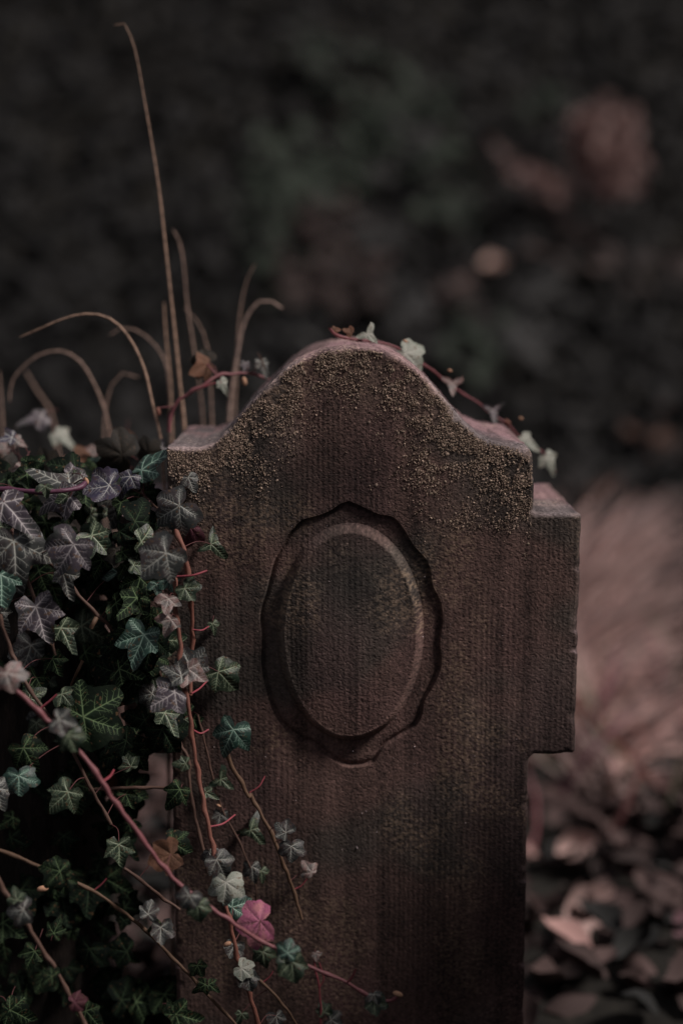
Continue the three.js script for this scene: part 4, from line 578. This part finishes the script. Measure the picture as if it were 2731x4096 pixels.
{
  const dull = new THREE.MeshPhysicalMaterial({ color: lin(.16, .105, .09), roughness: 0.85, transmission: 0.2 }), bright = new THREE.MeshPhysicalMaterial({ color: lin(.82, .62, .54), roughness: 0.8, transmission: 0.2 }), pale = new THREE.MeshPhysicalMaterial({ color: lin(.60, .42, .38), roughness: 0.8, transmission: 0.2 }), rosy = new THREE.MeshPhysicalMaterial({ color: lin(.24, .13, .15), roughness: 0.8, transmission: 0.2 });
  const fallen = (label, x, y, len, ang, tilt, mat, v, lift = 0.03) => {
    const p = hitGround(x / 0.5742, y / 0.5742); if (lift > 0.1) p.lerp(EYE, lift / p.distanceTo(EYE)); else p.y += lift; const root = thing('fallen_leaf', label, 'leaf', p, 'fallen leaves behind the gravestone');
    const b = part('blade', DEAD[v], mat, root); b.scale.setScalar(len); b.rotation.set(-tilt, 0, ang, 'YXZ'); b.position.set(-Math.sin(-ang) * len * -.5, 0, 0);
    part('leaf_stalk', taperTube([new THREE.Vector3(0, 0, 0), new THREE.Vector3(0.004, -0.012, 0.004), new THREE.Vector3(0.012, -0.022, 0.0)], [.0012, .0014], 5, 3), SM.umber, root).position.copy(b.position);
  };
  fallen('largest pale pink fallen leaf, low beside the right edge of the gravestone foot', 1235, 2165, .105, -.95, .55, pale, 0);
  fallen('pale fallen leaf under the dry grass, touching the gravestone edge above the largest leaf', 1225, 2000, .085, -1.2, .6, pale, 1);
  fallen('small curled pink fallen leaf just below the largest pale leaf', 1250, 2235, .07, -.8, .5, pale, 2);
  fallen('rosy fallen leaf alone on the dark ground farthest from the gravestone', 1525, 2190, .055, -.6, .5, rosy, 0);
  fallen('single bright pale leaf caught on the dark bank above the gravestone', 1078, 618, .115, -1.3, 1.0, bright, 1, 0.55);
  fallen('duller brown leaf lying beside the single bright leaf on the bank', 1010, 640, .12, -1.4, 1.0, dull, 2, 0.5);
}
{ // withered bracken on the bank
  const base = hitGround(1400, 0.906 * 0 + 780 / 0.906 * 0 + 860); const c = (x, y, dz) => { const [px, py] = [1000 + x / 0.906, y / 0.906]; return at(px, py, base.z + 0.25 + dz); };
  const foot = c(1190, 660, 0), root = thing('withered_fern', 'withered pinkish brown fern leaning out of the dark bank', 'fern', foot), mat = new THREE.MeshPhysicalMaterial({ color: lin(.50, .36, .33), roughness: 0.9, transmission: 0.25 }), r = rng(61);
  const frond = (pts, wide) => {
    const w = pts.map(p => c(...p).sub(foot)), curve = new THREE.CatmullRomCurve3(w), parts = [taperTube(w, [.006, .003], 5, 5)];
    for (let i = 2; i < 26; i++) for (const s of [-1, 1]) {
      const t = i / 26, p = curve.getPoint(t), T = curve.getTangent(t), side = new THREE.Vector3(-T.y, T.x, 0).normalize().multiplyScalar(s), g = DEAD[(i + (s > 0 ? 1 : 0)) % 4].clone(), L = wide * Math.sin(Math.PI * clamp(t * 0.85 + 0.12)) * (0.7 + 0.6 * r());
      const Y = side.clone().addScaledVector(T, 0.5).add(new THREE.Vector3(0, 0, (r() - .5) * .8)).normalize(), Z = new THREE.Vector3(0, .4 + r() * .5, .8).normalize(), X = new THREE.Vector3().crossVectors(Y, Z).normalize(); Z.crossVectors(X, Y);
      const m = new THREE.Matrix4().makeBasis(X.multiplyScalar(L * .8), Y.multiplyScalar(L), Z.multiplyScalar(L)).setPosition(p); g.applyMatrix4(m); g.setAttribute('uv', new THREE.BufferAttribute(new Float32Array(g.attributes.position.count * 2), 2)); parts.push(g);
    }
    part('frond', mergeGeometries(parts), mat, root);
  };
  frond([[1190, 670, 0], [1195, 560, .05], [1225, 450, .1], [1320, 340, .15]], .10); frond([[1190, 670, 0], [1260, 600, .08], [1360, 560, .12], [1450, 620, .15]], .11); frond([[1190, 670, 0], [1270, 520, .0], [1370, 440, .0], [1410, 520, 0]], .08);
  frond([[1190, 670, 0], [1100, 690, .08], [1000, 640, .1], [860, 495, .1]], .075); frond([[1190, 670, 0], [1260, 660, .1], [1350, 660, .15], [1420, 690, .2]], .09);
}
// ivy and brambles over the dark bank
{
  const r = rng(123), geos = [leafGeos.broad[1], leafGeos.five[0], leafGeos.three[2]], L = [];
  for (let i = 0; i < 26000; i++) {
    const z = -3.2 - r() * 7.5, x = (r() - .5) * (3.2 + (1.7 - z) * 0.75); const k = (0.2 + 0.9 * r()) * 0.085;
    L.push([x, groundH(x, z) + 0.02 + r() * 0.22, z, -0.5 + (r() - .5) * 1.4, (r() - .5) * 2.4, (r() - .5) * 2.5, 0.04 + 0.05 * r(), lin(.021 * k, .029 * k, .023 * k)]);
  }
  // patches where greener sprays and browned leaves stand out a little: [x, y in the photograph's bank, spread, colour, count]
  const G = [.015, .025, .015], W = [.034, .022, .019], K = [.024, .025, .024], O = [.06, .026, .015];
  for (const [x, y, sp, col, n] of [[560, 340, .28, G, 30], [430, 390, .22, G, 26], [140, 590, .25, G, 34], [250, 600, .2, G, 24], [70, 520, .22, G, 22], [360, 530, .14, G, 14], [520, 490, .2, K, 20], [640, 480, .2, G, 18], [300, 690, .13, W, 18], [340, 890, .22, W, 26], [390, 960, .16, W, 22], [150, 870, .16, W, 12], [230, 950, .14, W, 12], [550, 1010, .14, K, 20], [700, 990, .16, W, 18], [480, 770, .2, K, 18], [700, 700, .2, G, 18], [820, 1160, .2, G, 26], [970, 1170, .14, K, 16], [240, 110, .2, G, 16], [620, 210, .18, G, 14], [1030, 290, .18, G, 12], [350, 150, .2, G, 12], [1170, 790, .2, W, 14], [1340, 850, .2, W, 10], [1540, 900, .12, W, 10], [100, 770, .3, G, 18], [1262, 1778, .10, O, 8], [1415, 1510, .12, O, 7], [1000, 960, .14, K, 12], [130, 1160, .2, K, 14]]) {
    const p = hitGround(1000 + x / 0.906, y / 0.906), hz = p.z; p.lerp(EYE, 0.32 / p.distanceTo(EYE));
    for (let i = 0; i < n; i++) { const xx = p.x + (r() + r() - 1) * sp, zz = p.z + 0.15 + (r() + r() - 1) * sp * 1.3, k = 0.5 + r(); L.push([xx, p.y + (groundH(xx, zz) - groundH(p.x, p.z)) + (r() - .5) * 0.1, zz, -0.7 + (r() - .5) * 1.1, (r() - .5) * 2, (r() - .5) * 2.5, 0.05 + 0.05 * r(), lin(col[0] * k, col[1] * k, col[2] * k)]); }
  }
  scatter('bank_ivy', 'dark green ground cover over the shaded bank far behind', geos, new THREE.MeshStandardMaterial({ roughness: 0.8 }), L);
}
// unseen evergreen shrubs, added below and beside the picture to shade the stone
function shrub(label, x, z, rx, ry, rz, N, seed) {
  const r = rng(seed), root = thing('shade_shrub', label, 'shrub', new THREE.Vector3(x, 0, z));
  for (let i = 0; i < 5; i++) { const a = i * 1.3; part('stem', taperTube([new THREE.Vector3(0, 0, 0), new THREE.Vector3(Math.cos(a) * rx * .25, ry * .7, Math.sin(a) * rz * .25), new THREE.Vector3(Math.cos(a) * rx * .55, ry * 1.5, Math.sin(a) * rz * .55)], [.012, .005], 6, 4), SM.umber, root); }
  const im = shade(new THREE.InstancedMesh(DEAD[3], new THREE.MeshStandardMaterial({ roughness: 0.7 }), N)), o = new THREE.Object3D(); im.name = 'foliage'; im.userData.kind = 'stuff';
  for (let i = 0; i < N; i++) { const u = r() * 6.283, v = Math.acos(2 * r() - 1), q = Math.cbrt(0.35 + .65 * r()); o.position.set(Math.sin(v) * Math.cos(u) * rx * q, ry + Math.cos(v) * ry * q, Math.sin(v) * Math.sin(u) * rz * q); o.rotation.set(r() * 6, r() * 6, r() * 6); o.scale.setScalar(.045 + .03 * r()); o.updateMatrix(); im.setMatrixAt(i, o.matrix); const k = .6 + .8 * r(); im.setColorAt(i, lin(.03 * k, .05 * k, .028 * k)); }
  root.add(im);
}
shrub('tall dark evergreen shrub added out of view to shade the right side of the gravestone', 0.92, 0.50, .46, .64, .55, 4400, 17);
shrub('low dark evergreen shrub added out of view to darken the foot of the gravestone', 0.0, 0.66, .62, .20, .30, 2400, 18);
const renderer = new THREE.WebGLRenderer({ antialias: true });
renderer.setSize(682, 1024); renderer.toneMapping = THREE.LinearToneMapping; renderer.toneMappingExposure = EXPOSURE; renderer.shadowMap.enabled = true;
renderer.render(scene, camera);
